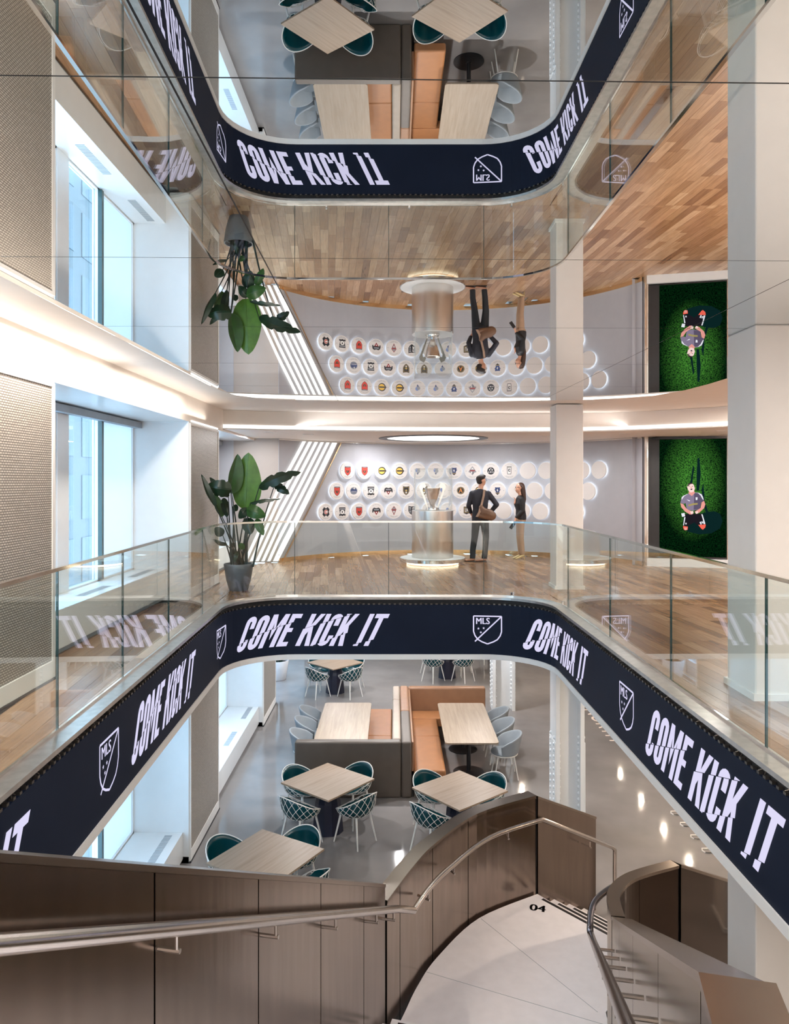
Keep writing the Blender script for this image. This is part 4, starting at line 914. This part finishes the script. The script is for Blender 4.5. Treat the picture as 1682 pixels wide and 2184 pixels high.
# outer guard: flight wall, curve, corner, lower flight
og = thing('stair_guard', 'outer bronze steel stair guard wall with curved end and round handrail', 'stair railing', (0, 6.5, ZLD))
def lw(D): return (-1.786+.2756*D, D, CZ-(1.11+.57*(D-2.2)), CZ-(2.75+.57*(D-2.2)))
pth = [lw(1.35), lw(2.2), lw(3), lw(4), lw(5), lw(6.2)]
guard(og, pth, [((D-1.35)*1.0373) for D in (2.08, 2.97, 3.88, 4.755, 5.63)], .15, 1, M['bronze'], M['bronze_cap'])
cz = ZLD-.16
cpts = catmull([(-.065, 6.24), (.02, 6.45), (.17, 6.80), (.39, 7.22), (.88, 7.87), (1.60, 8.33)], 6)
cp3 = [(x, y, CZ-3.55, cz) for x, y in cpts]
PC = guard(og, cp3, [.30, 1.05, 1.75], .13, 1, M['bronze'], M['bronze_cap'])
e1 = Cn+Vector((-.01, .03))+d2*1.17
guard(og, [(1.62, 8.33, CZ-3.56, cz-.4), (e1.x, e1.y, CZ-4.14, ZL)], [], .11, 1, M['bronze'], M['bronze_cap'])
def rail(t, pts, rr, seams=None):
    MB().tube(pts, rr, 14).build('handrail', M['rail'], t, True)
hr = [(-1.33, 1.35, CZ-.90), (-1.12, 2.1, CZ-1.32), (-.55, 4.15, CZ-2.46), (.02, 6.2, CZ-3.60), (.10, 6.33, CZ-3.68), (.17, 6.42, CZ-3.74)]
rail(og, hr, .030)
hc = catmull([(.17, 6.42, CZ-3.74), (.31, 6.76, CZ-3.75), (.52, 7.12, CZ-3.75), (1.0, 7.75, CZ-3.75), (1.64, 8.17, CZ-3.75)], 6)
hd = Vector((1.64, 8.17))+d2*1.42
rail(og, hc+[(hd.x-.04, hd.y-.035, CZ-4.50), (hd.x, hd.y, CZ-4.55), (hd.x, hd.y, CZ-4.62), (hd.x, hd.y, ZL)], .025)
def bracket(t, p, n, ln=.11, dz=.09):
    p = Vector(p); n = Vector((n[0], n[1], 0)).normalized()
    MB().tube([p-Vector((0, 0, .02)), p-Vector((0, 0, dz))], .008, 8).tube([p-Vector((0, 0, dz))+n*-.015, p-Vector((0, 0, dz))+n*ln], .011, 8).build('bracket', M['rail'], t, True)
for D in (2.97, 3.88, 4.755, 5.63, 6.1):
    x = -1.12+(D-2.1)*.278; bracket(og, (x, D, CZ-(1.32+.556*(D-2.1))), (-1, .2), .14)
for k in (6, 13, 20): bracket(og, hc[k], (-1+k*.045, .4+.03*k), .12)
bracket(og, (1.64+.76*.9, 8.17+.65*.9, CZ-4.26), (-.65, .76), .12)
# inner guard
ig = thing('stair_guard', 'inner bronze stair guard wall with mirror-like panels and dark handrail', 'stair railing', (2, 6.5, ZLD))
def iw(D): return (.354+.237*D, D, CZ-(1.32+.555*(D-1.98)), CZ-(2.95+.555*(D-1.98)))
gold = mat('bronze_bright_steel', (.30, .235, .16), .24, 1, var=.06, bump=.4, bscale=.8)
guard(ig, [iw(1.98), iw(2.93), iw(4.09), iw(5.3), (1.79, 6.06, CZ-3.58, ZLD-.5)], [(D-1.98)*1.028 for D in (2.93, 4.09, 5.2)], .15, -1, gold, M['bronze_cap'])
guard(ig, [(.354+.237*.9, .9, CZ-1.32, CZ-2.4), (.354+.237*1.98, 1.98, CZ-1.32, CZ-2.9)], [], .18, -1, M['bronze'], M['bronze_cap'])
ic = catmull([(1.79, 6.07), (1.86, 6.42), (2.11, 6.72), (2.61, 6.96)], 8)
guard(ig, [(x, y, CZ-3.58, ZLD-.45) for x, y in ic], [.36, .82], .10, -1, gold, M['bronze_cap'])
e2 = In+d2*1.3
guard(ig, [(In.x, In.y, CZ-3.58, ZLD-.45), (e2.x, e2.y, CZ-4.23, ZL)], [], .10, -1, gold, M['bronze_cap'])
rr_ = catmull([(.48, 1.2, CZ-1.14), (.77, 2.43, CZ-1.80), (1.2, 4.25, CZ-2.78), (1.60, 5.95, CZ-3.70), (1.66, 6.25, CZ-3.78), (1.80, 6.62, CZ-3.78), (2.12, 6.92, CZ-3.78), (2.56, 7.12, CZ-3.80), (3.3, 7.75, CZ-4.35)], 6)
MB().tube(rr_, .028, 14).build('handrail', mat('dark_handrail', (.20, .20, .23), .18, 1, var=.1), ig, True)
for D in (2.35, 2.9, 3.45, 4.0, 4.55, 5.1, 5.65):
    bracket(ig, (.77+(D-2.43)*.237, D, CZ-(1.80+.539*(D-2.43))), (1, -.2), .15, .05)

# ------------------------------------------------------------------ wire armchair with teal pad
def bowl(a, t, inset=0, rimcut=1.0):
    """a: angle, 0 = back (+x side is the back); t 0..1 from centre of bottom to rim"""
    c = math.cos(a); hb = .175+.175*max(0, c)**1.3 if c > 0 else .175-.165*min(1, (-c))**1.1
    rim = hb; r = .285*(1+.05*c)-inset; e = t*rimcut
    rr = r*math.sin(min(1, e*1.25)*PI/2)**.9 if e < .8 else r*(1+.06*(e-.8)/.2)
    zz = .42+rim*(max(0, e-.35)/.65)**1.15 + inset*.9
    if c < -.2: zz += .02*e
    return Vector((rr*c*(1.0 if c > 0 else .92), rr*math.sin(a)*1.02, zz))
def make_wire_chair():
    t = thing('wire_chair', 'white wire bucket chair with teal pad', 'chair', (0, 0, 0), 'wire chairs at the square tables')
    w_ = MB(); NW = 17
    for sgn_ in (1, -1):
        for i in range(NW):
            a0 = 2*PI*i/NW; pts = []
            for k in range(11):
                tt = .22+.78*k/10; pts.append(bowl(a0+sgn_*tt*1.25, tt))
            w_.tube(pts, .0040, 4, cap=False)
    tag(w_.build('wire_basket', M['wire'], t, True), kind='stuff')
    MB().tube([bowl(2*PI*k/44, 1.0) for k in range(44)], .0075, 6, closed=True).build('rim', M['wire'], t, True)
    pd = MB(); pd.grid(lambda u_, v_: bowl(2*PI*u_, v_*.975 if math.cos(2*PI*u_) > -.3 else v_*.80, .012), 36, 9, closeu=True)
    o = pd.build('pad', M['teal'], t, True); solid(o, .014, 1)
    for sx_, sy_ in ((1, 1), (1, -1), (-1, 1), (-1, -1)):
        MB().tube([(sx_*.15, sy_*.14, .435), (sx_*.235, sy_*.205, 0)], [.017, .010], 8).build('leg', M['wire'], t, True)
    MB().tube([(.15, .14, .43), (-.15, .14, .43), (-.15, -.14, .43), (.15, -.14, .43)], .008, 6, closed=True).build('under_frame', M['wire'], t, True)
    return t
wc = make_wire_chair(); wc_used = [False]
def put_wire(x, y, ang, label):
    o = wc if not wc_used[0] else copy_tree(wc)
    wc_used[0] = True
    o.location = (x, y, ZL); o.rotation_euler = (0, 0, ang); o['label'] = label
def make_table(label):
    t = thing('square_table', label, 'table', (0, 0, 0), 'square wood tables')
    o = MB().prism([(-.5, -.5), (.5, -.5), (.5, .5), (-.5, .5)], .725, .75).build('tabletop', M['tabletop'], t)
    MB().prism([(-.47, -.47), (.47, -.47), (.47, .47), (-.47, .47)], .71, .725).build('underside', M['black'], t)
    MB().lathe([(.16, .712), (.16, .60), (.20, .45), (.24, .0)], 12, (0, 0, 0)).build('drum_base', M['navy_drum'], t)
    for ob in kids(t):
        pass
    return t
tb = None
TBL = [((-1.555, 8.93), 14, 'pale square wood table nearest the stair guard', [1, 1, 1, 1], 'nearest square table'),
       ((-1.01, 11.18), 5.7, 'square wood table in front of the booth back on the left', [1, 1, 1, 1], 'square table left of the booth'),
       ((.96, 10.87), -4.9, 'square wood table behind the curved guard on the right', [1, 1, 1, 1], 'square table behind the curved guard'),
       ((-1.49, 18.5), 0, 'far square wood table on the left beyond the booth', [1, 1, 1, 1], 'far left square table'),
       ((1.42, 19.9), 0, 'far square wood table mostly hidden by the band at centre', [1, 1, 1, 1], 'far square table behind the booth'),
       ((3.0, 21.9), 0, 'farthest square wood table behind the riveted column', [1, 1, 1, 1], 'farthest square table')]
POSN = ['right far side', 'left far side', 'left near side', 'right near side']
for (cx, cyy), rot, lab, which, short in TBL:
    if tb is None: tb = make_table(lab); o = tb
    else: o = copy_tree(tb); o['label'] = lab
    o.location = (cx, cyy, ZL); o.rotation_euler = (0, 0, math.radians(45+rot))
    for k in range(4):
        a = math.radians(45+rot+90*k)
        put_wire(cx+math.cos(a)*.56, cyy+math.sin(a)*.56, a, 'white wire chair, %s of the %s' % (POSN[k], short))

# ------------------------------------------------------------------ grey shell chairs
def make_shell_chair():
    t = thing('shell_chair', 'grey shell', 'chair', (0, 0, 0), 'grey shell chairs at the booth tables')
    # back is towards +x
    def shell(u_, v_, ins=0):
        a = (u_-.5)*2*1.95; c = math.cos(a); top = .63+.17*max(0, math.cos(a*.8))**1.2; z0 = .44; z = z0+(top-z0)*v_
        r = (.235+.055*v_)-ins; q = r*(1+.02*c)
        return Vector((q*math.cos(a)+.02*v_*max(0, c), q*math.sin(a)*1.02, z-.05*v_*max(0, abs(u_-.5)*2-.8)*5*.6))
    mb = MB(); mb.grid(lambda a, b: shell(a, b), 28, 8); o = mb.build('shell', M['greyshell'], t, True); solid(o, .030, -1); bevel(o, .012, 2)
    MB().lathe([(.02, .415), (.20, .415), (.235, .43), (.24, .45), (.22, .472), (.02, .476)], 32, (-.01, 0, 0)).build('seat', M['greyshell'], t, True)
    MB().tube([(.235*math.cos(2*PI*k/28)-.01, .235*math.sin(2*PI*k/28), .418) for k in range(28)], .010, 6, closed=True).build('seat_ring', M['wire'], t, True)
    for sx_, sy_ in ((1, 1), (1, -1), (-1, 1), (-1, -1)): MB().tube([(sx_*.14, sy_*.15, .42), (sx_*.21, sy_*.20, 0)], [.013, .010], 8).build('leg', M['wire'], t, True)
    return t
sc0 = None
for i, (x, y, a, lab) in enumerate([(1.98, 13.22, 0, 'grey shell chair nearest on the right side of the right booth table'), (1.97, 13.95, .1, 'grey shell chair in the middle of the right booth table side'), (1.97, 14.65, -.05, 'grey shell chair farthest on the right side of the right booth table'),
                                   (-1.60, 13.35, PI, 'grey shell chair nearest on the left side of the left booth table'), (-1.60, 14.05, PI, 'grey shell chair in the middle of the left booth table side'), (-1.60, 14.72, PI, 'grey shell chair farthest on the left side of the left booth table')]):
    if sc0 is None: sc0 = make_shell_chair(); o = sc0
    else: o = copy_tree(sc0)
    o.location = (x, y, ZL); o.rotation_euler = (0, 0, a); o['label'] = lab
# ------------------------------------------------------------------ booth tables
def booth_table(x0, x1, y0, y1, label):
    cx = (x0+x1)/2
    t = thing('booth_table', label, 'table', (cx, (y0+y1)/2, ZL), 'long wood booth tables')
    bevel(MB().prism(rrect(x0, x1, y0, y1, .07), ZL+.72, ZL+.75).build('tabletop', TTL, t), .004)
    for yy in (y0+.62, y1-.55):
        MB().lathe([(.28, 0), (.28, .015), (.05, .03), (.04, .04), (.038, .70), (.12, .72)], 32, (cx, yy, ZL)).build('pedestal', M['black'], t, True)
TTL = woodmat('pale_oak_long', [(.30, .23, .165), (.38, .30, .225), (.43, .345, .27)], (26, 1.2, 6), .4, rnd=False, gs=.10)
booth_table(-1.42, -.47, 12.78, 15.12, 'long pale wood table of the left booth')
booth_table(.88, 1.82, 12.78, 15.10, 'long pale wood table of the right booth with black pedestals')
# ------------------------------------------------------------------ booth sofas
BT = .94
def cushion(x0, x1, y0, y1, z0, z1, name, m, t, r=.035): return bevel(MB().box(x0, x1, y0, y1, z0, z1).build(name, m, t, True), r, 4)
t = thing('booth_sofa', 'left booth sofa with taupe outer back and cognac seat', 'sofa', (-.3, 14, ZL), 'back to back booth sofas')
cushion(-1.67, .11, 12.29, 12.46, ZL, ZL+BT, 'front_back_panel', M['taupe'], t)
cushion(-.04, .11, 12.465, 14.72, ZL, ZL+BT, 'spine_panel', M['taupe_light'], t); cushion(-.04, .11, 14.725, 15.68, ZL, ZL+BT, 'spine_panel', M['taupe_light'], t)
for y0, y1 in ((12.47, 14.0), (14.005, 15.66)): cushion(-.52, -.045, y0, y1, ZL+.30, ZL+.46, 'seat_cushion', M['leather_seat'], t)
MB().box(-.48, -.05, 12.47, 15.66, ZL, ZL+.31).build('plinth', M['taupe'], t)
t = thing('booth_sofa', 'right booth sofa with cognac seat and tall tan corner back', 'sofa', (.6, 14, ZL), 'back to back booth sofas')
cushion(.115, .285, 12.29, 14.0, ZL, ZL+BT, 'spine_panel', M['taupe'], t); cushion(.115, .285, 14.005, 15.70, ZL, ZL+BT, 'spine_panel', M['leather'], t)
cushion(.286, .325, 12.36, 15.50, ZL+.42, ZL+BT-.02, 'back_cushion', M['leather'], t, .015)
cushion(.29, 1.92, 15.53, 15.70, ZL, ZL+BT, 'rear_back_panel', M['leather'], t)
for y0, y1 in ((12.31, 13.98), (13.985, 15.0)): cushion(.328, .86, y0, y1, ZL+.30, ZL+.46, 'seat_cushion', M['leather_seat'], t)
o = MB().prism([(.328, 15.52), (.328, 15.005), (.86, 15.0), (.86, 14.99), (1.88, 15.02), (1.88, 15.52)], ZL+.30, ZL+.46).build('seat_cushion', M['leather_seat'], t, True); bevel(o, .03, 3)
MB().box(.33, .82, 12.31, 15.5, ZL, ZL+.31).build('plinth', M['taupe'], t); MB().box(.82, 1.85, 15.08, 15.5, ZL, ZL+.31).build('plinth', M['taupe'], t)
# ------------------------------------------------------------------ bar stools with sled feet, floor lettering
for i, y in enumerate((11.72, 11.33, 10.93, 10.53)):
    t = thing('bar_stool', 'bar stool with looped white sled foot, %s from the far end' % ORD[i], 'stool', (4.85, y, ZL), 'bar stools by the right counter')
    for dx in (0,):
        lp_ = [(4.42, y-.06, ZL+.01), (4.40, y, ZL+.01), (4.42, y+.06, ZL+.01), (4.85, y+.07, ZL+.01), (5.2, y+.07, ZL+.01), (5.2, y-.07, ZL+.01), (4.85, y-.07, ZL+.01)]
        MB().tube(lp_, .011, 8, closed=True).build('foot_loop', M['wire'], t, True)
    for sy_ in (-1, 1): MB().tube([(5.15, y+sy_*.07, ZL+.01), (5.0, y+sy_*.11, ZL+.64)], .010, 8).build('leg', M['wire'], t, True)
    MB().lathe([(.15, 0), (.17, .02), (.165, .05), (.1, .06)], 24, (4.98, y, ZL+.64)).build('seat', M['wire'], t, True)
t = thing('bar_counter', 'plain pale counter behind the sled-foot stools', 'counter', (5.8, 11, ZL))
MB().box(5.55, 6.1, 9.6, 13.0, ZL, ZL+.98).build('body', M['white'], t); MB().box(5.5, 6.15, 9.55, 13.05, ZL+.98, ZL+1.02).build('worktop', M['tabletop'], t)
nv, nf = textmesh('NORTH', .58)
nx0 = min(p[0] for p in nv); nx1 = max(p[0] for p in nv); ny1 = max(p[1] for p in nv)
mb = MB(); mb.add([(4.39+p[1], 17.08-(p[0]-nx0)/(nx1-nx0)*2.08, ZL+.003) for p in nv], nf)
tag(mb.build('floor_lettering', mat('floor_vinyl', (.85, .74, .66), .5)), 'cream floor lettering reading NORTH beside the white column', 'lettering')
# ------------------------------------------------------------------ far building outside
far = thing('office_building', 'pale blue office block seen through the left windows', 'building', (-17, 22, -14))
MB().box(-26, -17, -12, 62, -20, 11).build('wall', M['cement'], far)
for i in range(16):
    for j in range(7):
        MB().box(-17, -16.96, -8+i*4, -5+i*4, -14+j*3.4, -11.6+j*3.4).build('window', M['farglass'], far)

# ------------------------------------------------------------------ people
def blobs(chain, step=.018):
    """chain of (x,y,z,rx,ry,rz) interpolated with ellipsoids"""
    out = []
    for a, b in zip(chain, chain[1:]):
        d = math.dist(a[:3], b[:3]); n = max(1, int(d/step))
        for k in range(n+1): out.append([a[i]+(b[i]-a[i])*k/n for i in range(6)])
    return out
ICO = None
def fuse(chains, name, m, parent, origin, vox=.012, smooth=2):
    """one continuous skin grown over chains of ellipsoids"""
    global ICO
    if ICO is None:
        b = bmesh.new(); bmesh.ops.create_icosphere(b, subdivisions=2, radius=1); ICO = ([tuple(q.co) for q in b.verts], [tuple(q.index for q in f.verts) for f in b.faces]); b.free()
    mb = MB()
    for ch in chains:
        ch = [tuple(c)+(c[3], c[3]) if len(c) == 4 else c for c in ch]
        for c in (blobs(ch) if len(ch) > 1 else ch): mb.add([(origin[0]+c[0]+q[0]*c[3], origin[1]+c[1]+q[1]*c[4], origin[2]+c[2]+q[2]*c[5]) for q in ICO[0]], ICO[1])
    o = bpy.data.objects.new('tmp', mb.mesh('tmp')); C.objects.link(o)
    r = o.modifiers.new('r', 'REMESH'); r.mode = 'VOXEL'; r.voxel_size = vox; r.use_smooth_shade = True
    s = o.modifiers.new('s', 'SMOOTH'); s.iterations = smooth; s.factor = .5
    bpy.context.view_layer.update()
    me = bpy.data.meshes.new_from_object(o.evaluated_get(bpy.context.evaluated_depsgraph_get())); me.name = name
    bpy.data.objects.remove(o); me.materials.clear(); me.materials.append(m)
    me.polygons.foreach_set('use_smooth', [True]*len(me.polygons))
    return link(bpy.data.objects.new(name, me), parent)
def rotz(ch, a, c=(0, 0)):
    ca, sa = math.cos(a), math.sin(a); return [[(c[0]+(q[0]-c[0])*ca-(q[1]-c[1])*sa, c[1]+(q[0]-c[0])*sa+(q[1]-c[1])*ca)+tuple(q[2:]) for q in k] for k in ch]
def head(cx, cyy, czz, s=1.0):
    """head facing -y (local); returns chains"""
    return [[(cx, cyy+.005, czz+.025, .074*s, .090*s, .088*s)], [(cx, cyy-.02, czz-.03, .062*s, .070*s, .070*s), (cx, cyy-.035, czz-.085, .032*s, .035*s, .026*s)],
            [(cx, cyy-.09, czz+.012, .008, .010, .012), (cx, cyy-.105, czz-.018, .012, .013, .010)], [(cx-.018, cyy-.086, czz-.052, .007, .008, .005), (cx+.018, cyy-.086, czz-.052, .007, .008, .005)],
            [(cx-.076*s, cyy+.01, czz-.0, .008, .016, .026)], [(cx+.076*s, cyy+.01, czz-.0, .008, .016, .026)]]
def hand(x, y, z, d, up, curl=.4):
    """palm and five fingers from the wrist along d"""
    d = Vector(d).normalized(); up = Vector(up).normalized(); sd = d.cross(up).normalized(); w0 = Vector((x, y, z)); ch = []
    p0 = w0; p1 = w0+d*.075
    for k in (-1, 0, 1): ch.append([(*(p0+sd*k*.015), .016), (*(p1+sd*k*.024), .015)])
    for k, ln in zip((-1.5, -.5, .5, 1.5), (.062, .075, .070, .055)):
        a = p1+sd*k*.019; b = a+(d*math.cos(curl)-up*math.sin(curl))*ln*.55; c = b+(d*math.cos(curl*2.2)-up*math.sin(curl*2.2))*ln*.5; ch.append([(*a, .010), (*b, .009), (*c, .007)])
    a = w0+d*.025+sd*.03; b = a+(d*.6+sd*.8).normalized()*.035; c = b+(d*.9+sd*.2-up*.3).normalized()*.03; ch.append([(*a, .012), (*b, .010), (*c, .008)])
    return ch
# --- man: seen from behind, turned to the right
O = (1.76, 15.12, 0)
man = thing('person', 'man in dark suit with brown shoulder bag standing by the pedestal', 'person', O)
hd_ = rotz(head(0, 0, 0, 1.07), math.radians(128))      # face towards +x and away
hd_ = [[(q[0]+.035, q[1]+.01, q[2]+1.665)+tuple(q[3:]) for q in k] for k in hd_]
body = hd_+[[(.03, .02, 1.60, .052), (.0, .01, 1.47, .058)], [(0, 0, 1.37, .14, .07, .05), (0, 0, 1.2, .13, .075, .08), (0, 0, .95, .145, .09, .08)],
            [(-.16, 0, 1.37, .045), (-.235, .05, 1.15, .040), (-.16, .17, .97, .030)], [(.16, 0, 1.37, .045), (.33, -.02, 1.17, .040), (.20, .06, .99, .030)],
            [(-.08, 0, .90, .085), (-.12, 0, .50, .055), (-.15, .02, .10, .042)], [(.09, 0, .90, .085), (.11, .01, .50, .055), (.09, .0, .10, .042)]]
body += hand(-.16, .17, .97, (.2, .3, -.9), (1, 0, 0)); body += hand(.20, .06, .99, (-.3, .4, -.7), (0, -1, 0))
fuse(body, 'body', M['skin'], man, O, .010)
fuse([[(-.01, 0, 1.475, .07, .06, .035), (-.01, 0, 1.45, .14, .07, .035), (0, 0, 1.41, .205, .085, .05), (0, 0, 1.36, .20, .10, .06), (0, -.005, 1.22, .172, .108, .06), (0, 0, 1.08, .158, .11, .06), (0, 0, .92, .178, .115, .05), (0, 0, .84, .18, .115, .03)],
      [(-.165, 0, 1.395, .066), (-.235, .04, 1.15, .052), (-.18, .15, 1.01, .042)], [(.165, 0, 1.395, .066), (.265, -.01, 1.27, .056), (.335, -.02, 1.17, .054), (.22, .05, 1.02, .044)]], 'jacket', M['suit'], man, O, .011)
fuse([[(0, 0, .92, .145, .095, .05), (0, 0, .86, .155, .1, .05)], [(-.08, 0, .86, .095), (-.115, 0, .50, .072), (-.15, .02, .24, .062), (-.155, .01, .09, .062)], [(.085, 0, .86, .095), (.115, .01, .50, .072), (.10, .0, .24, .062), (.085, .0, .09, .062)]], 'trousers', M['trouser'], man, O, .011)
fuse([[(-.01, .01, 1.497, .062, .058, .016)]], 'shirt_collar', M['shirt'], man, O, .008)
fuse([[(.015, -.005, 1.715, .088, .096, .074)], [(-.02, -.02, 1.70, .072, .080, .075), (-.02, -.035, 1.63, .060, .055, .04)], [(.05, .03, 1.765, .062, .055, .030), (.09, .05, 1.755, .035, .035, .022)]], 'hair', M['hair'], man, O, .008)
for x, y in ((-.17, -.01), (.065, -.02)):
    shoe = fuse([[(x+.02, y+.0, .045, .045, .045, .032), (x-.06, y-.02, .035, .045, .042, .026), (x-.14, y-.04, .028, .040, .036, .020)]], 'shoe', M['shoe'], man, O, .008)
    MB().box(O[0]+x-.185, O[0]+x+.06, O[1]+y-.07, O[1]+y+.035, 0, .012).build('sole', M['black'], shoe)
gx = O[0]+.035+.062; gy = O[1]+.01+.075
MB().tube([(gx-.03, gy-.08, 1.68), (gx+.022, gy-.03, 1.68)], .004, 6).tube([(gx+.025+.022*math.cos(k*PI/5), gy-.015, 1.672+.018*math.sin(k*PI/5)) for k in range(10)], .004, 6, closed=True).build('glasses', M['black'], man)
bag = thing('shoulder_bag', 'brown leather messenger bag hanging on the back of the suited man', 'bag', (1.87, 14.93, .9))
bo = (1.86, 14.94, 0)
fuse([[(-.10, 0, 1.12, .05, .045, .05), (-.06, 0, 1.02, .09, .055, .10), (.05, 0, .98, .13, .06, .11), (.12, 0, .95, .09, .055, .09)], [(-.14, 0, .95, .05, .045, .05), (.1, 0, .90, .08, .05, .05)]], 'bag_body', M['bag'], bag, bo, .012)
def flat_strap(pts, wd, name, m, parent):
    mb = MB(); vs = []
    for p in pts:
        p = Vector(p); vs += [(p.x-wd/2, p.y, p.z), (p.x+wd/2, p.y, p.z), (p.x+wd/2, p.y-.006, p.z), (p.x-wd/2, p.y-.006, p.z)]
    fs = [(0, 1, 2, 3), tuple(len(vs)-4+k for k in (3, 2, 1, 0))]
    for i in range(len(pts)-1):
        for j in range(4): fs.append((i*4+j, i*4+4+j, i*4+4+(j+1) % 4, i*4+(j+1) % 4))
    mb.add(vs, fs); return mb.build(name, m, parent)
flat_strap([(1.84, 15.08, 1.475), (1.83, 15.02, 1.46), (1.815, 14.985, 1.36), (1.78, 14.965, 1.22), (1.755, 14.925, 1.14)], .042, 'strap', M['strap'], bag)
flat_strap([(1.755, 14.925, 1.15), (1.72, 14.905, 1.03), (1.665, 14.90, .93)], .05, 'strap', M['strap'], bag)
# --- woman: seen in profile facing left
O = (2.66, 15.55, 0)
wom = thing('person', 'woman in black top and tan trousers facing the suited man', 'person', O)
hd_ = rotz(head(0, 0, 0, .95), math.radians(-72))
hd_ = [[(q[0]-.03, q[1], q[2]+1.51)+tuple(q[3:]) for q in k] for k in hd_]
body = hd_+[[(-.02, 0, 1.45, .042), (0, 0, 1.34, .05)], [(0, 0, 1.27, .085, .13, .06), (-.01, 0, 1.1, .08, .11, .07), (.01, 0, .9, .10, .13, .08)],
            [(.0, -.13, 1.27, .042), (.03, -.15, 1.02, .036), (-.12, -.12, .87, .026)], [(0, .13, 1.27, .042), (-.03, .15, 1.05, .036), (-.12, -.02, 1.20, .026)],
            [(0, -.05, .84, .075), (.01, -.03, .47, .05), (.04, -.02, .12, .036)], [(0, .07, .84, .075), (-.02, .06, .47, .05), (-.0, .06, .12, .036)]]
body += hand(-.12, -.02, 1.20, (.05, -.1, 1), (1, 0, 0), .6); body += hand(-.12, -.12, .87, (-.35, 0, -.9), (-1, 0, 0), .5)
fuse(body, 'body', M['skin'], wom, O, .009)
fuse([[(-.0, 0, 1.345, .055, .065, .02), (0, 0, 1.30, .09, .13, .035), (-.01, 0, 1.18, .115, .145, .05), (.0, 0, 1.05, .10, .125, .05), (.01, 0, .92, .115, .145, .05), (.01, 0, .85, .118, .15, .02)],
      [(0, -.13, 1.27, .056), (.03, -.15, 1.03, .050), (-.10, -.125, .90, .038)], [(0, .13, 1.27, .056), (-.03, .15, 1.06, .05), (-.10, .02, 1.17, .038)]], 'top', M['blacktop'], wom, O, .010)
fuse([[(0, 0, .90, .10, .13, .06), (.0, 0, .82, .115, .14, .06)], [(0, -.05, .82, .085), (.005, -.03, .47, .062), (.04, -.02, .20, .048), (.045, -.02, .13, .046)], [(0, .07, .82, .085), (-.02, .06, .47, .062), (.0, .06, .20, .048), (.0, .06, .13, .046)]], 'trousers', M['khaki'], wom, O, .010)
fuse([[(.005, 0, 1.555, .085, .085, .075)], [(.035, 0, 1.52, .065, .088, .08), (.055, 0, 1.40, .06, .085, .06), (.075, 0, 1.27, .045, .07, .05), (.08, 0, 1.2, .025, .05, .03)]], 'hair', M['hair_brown'], wom, O, .009)
for x, y in ((.035, -.03), (-.01, .06)):
    shoe = fuse([[(x+.02, y, .085, .036, .032, .030), (x-.05, y, .055, .036, .032, .022), (x-.12, y, .022, .034, .030, .016)]], 'shoe', M['shoe_tan'], wom, O, .007)
    MB().tube([(O[0]+x+.035, O[1]+y, .075), (O[0]+x+.04, O[1]+y, 0)], [.014, .008], 8).build('heel', M['shoe_tan'], shoe)
MB().tube([(O[0]-.112, O[1]-.06+.022*math.cos(k*PI/5), 1.522+.018*math.sin(k*PI/5)) for k in range(10)], .0035, 6, closed=True).tube([(O[0]-.112, O[1]-.08, 1.525), (O[0]-.02, O[1]-.085, 1.525)], .003, 6).build('glasses', M['black'], wom)
t = thing('phone', 'dark smartphone held low in the hand of the woman', 'phone', (2.47, 15.43, .72))
o = MB().box(-.035, .035, -.006, .006, -.075, .075).build('case', M['black'], t); o.matrix_parent_inverse = Matrix.Identity(4); o.rotation_euler = (0, math.radians(35), 0); bevel(o, .005)
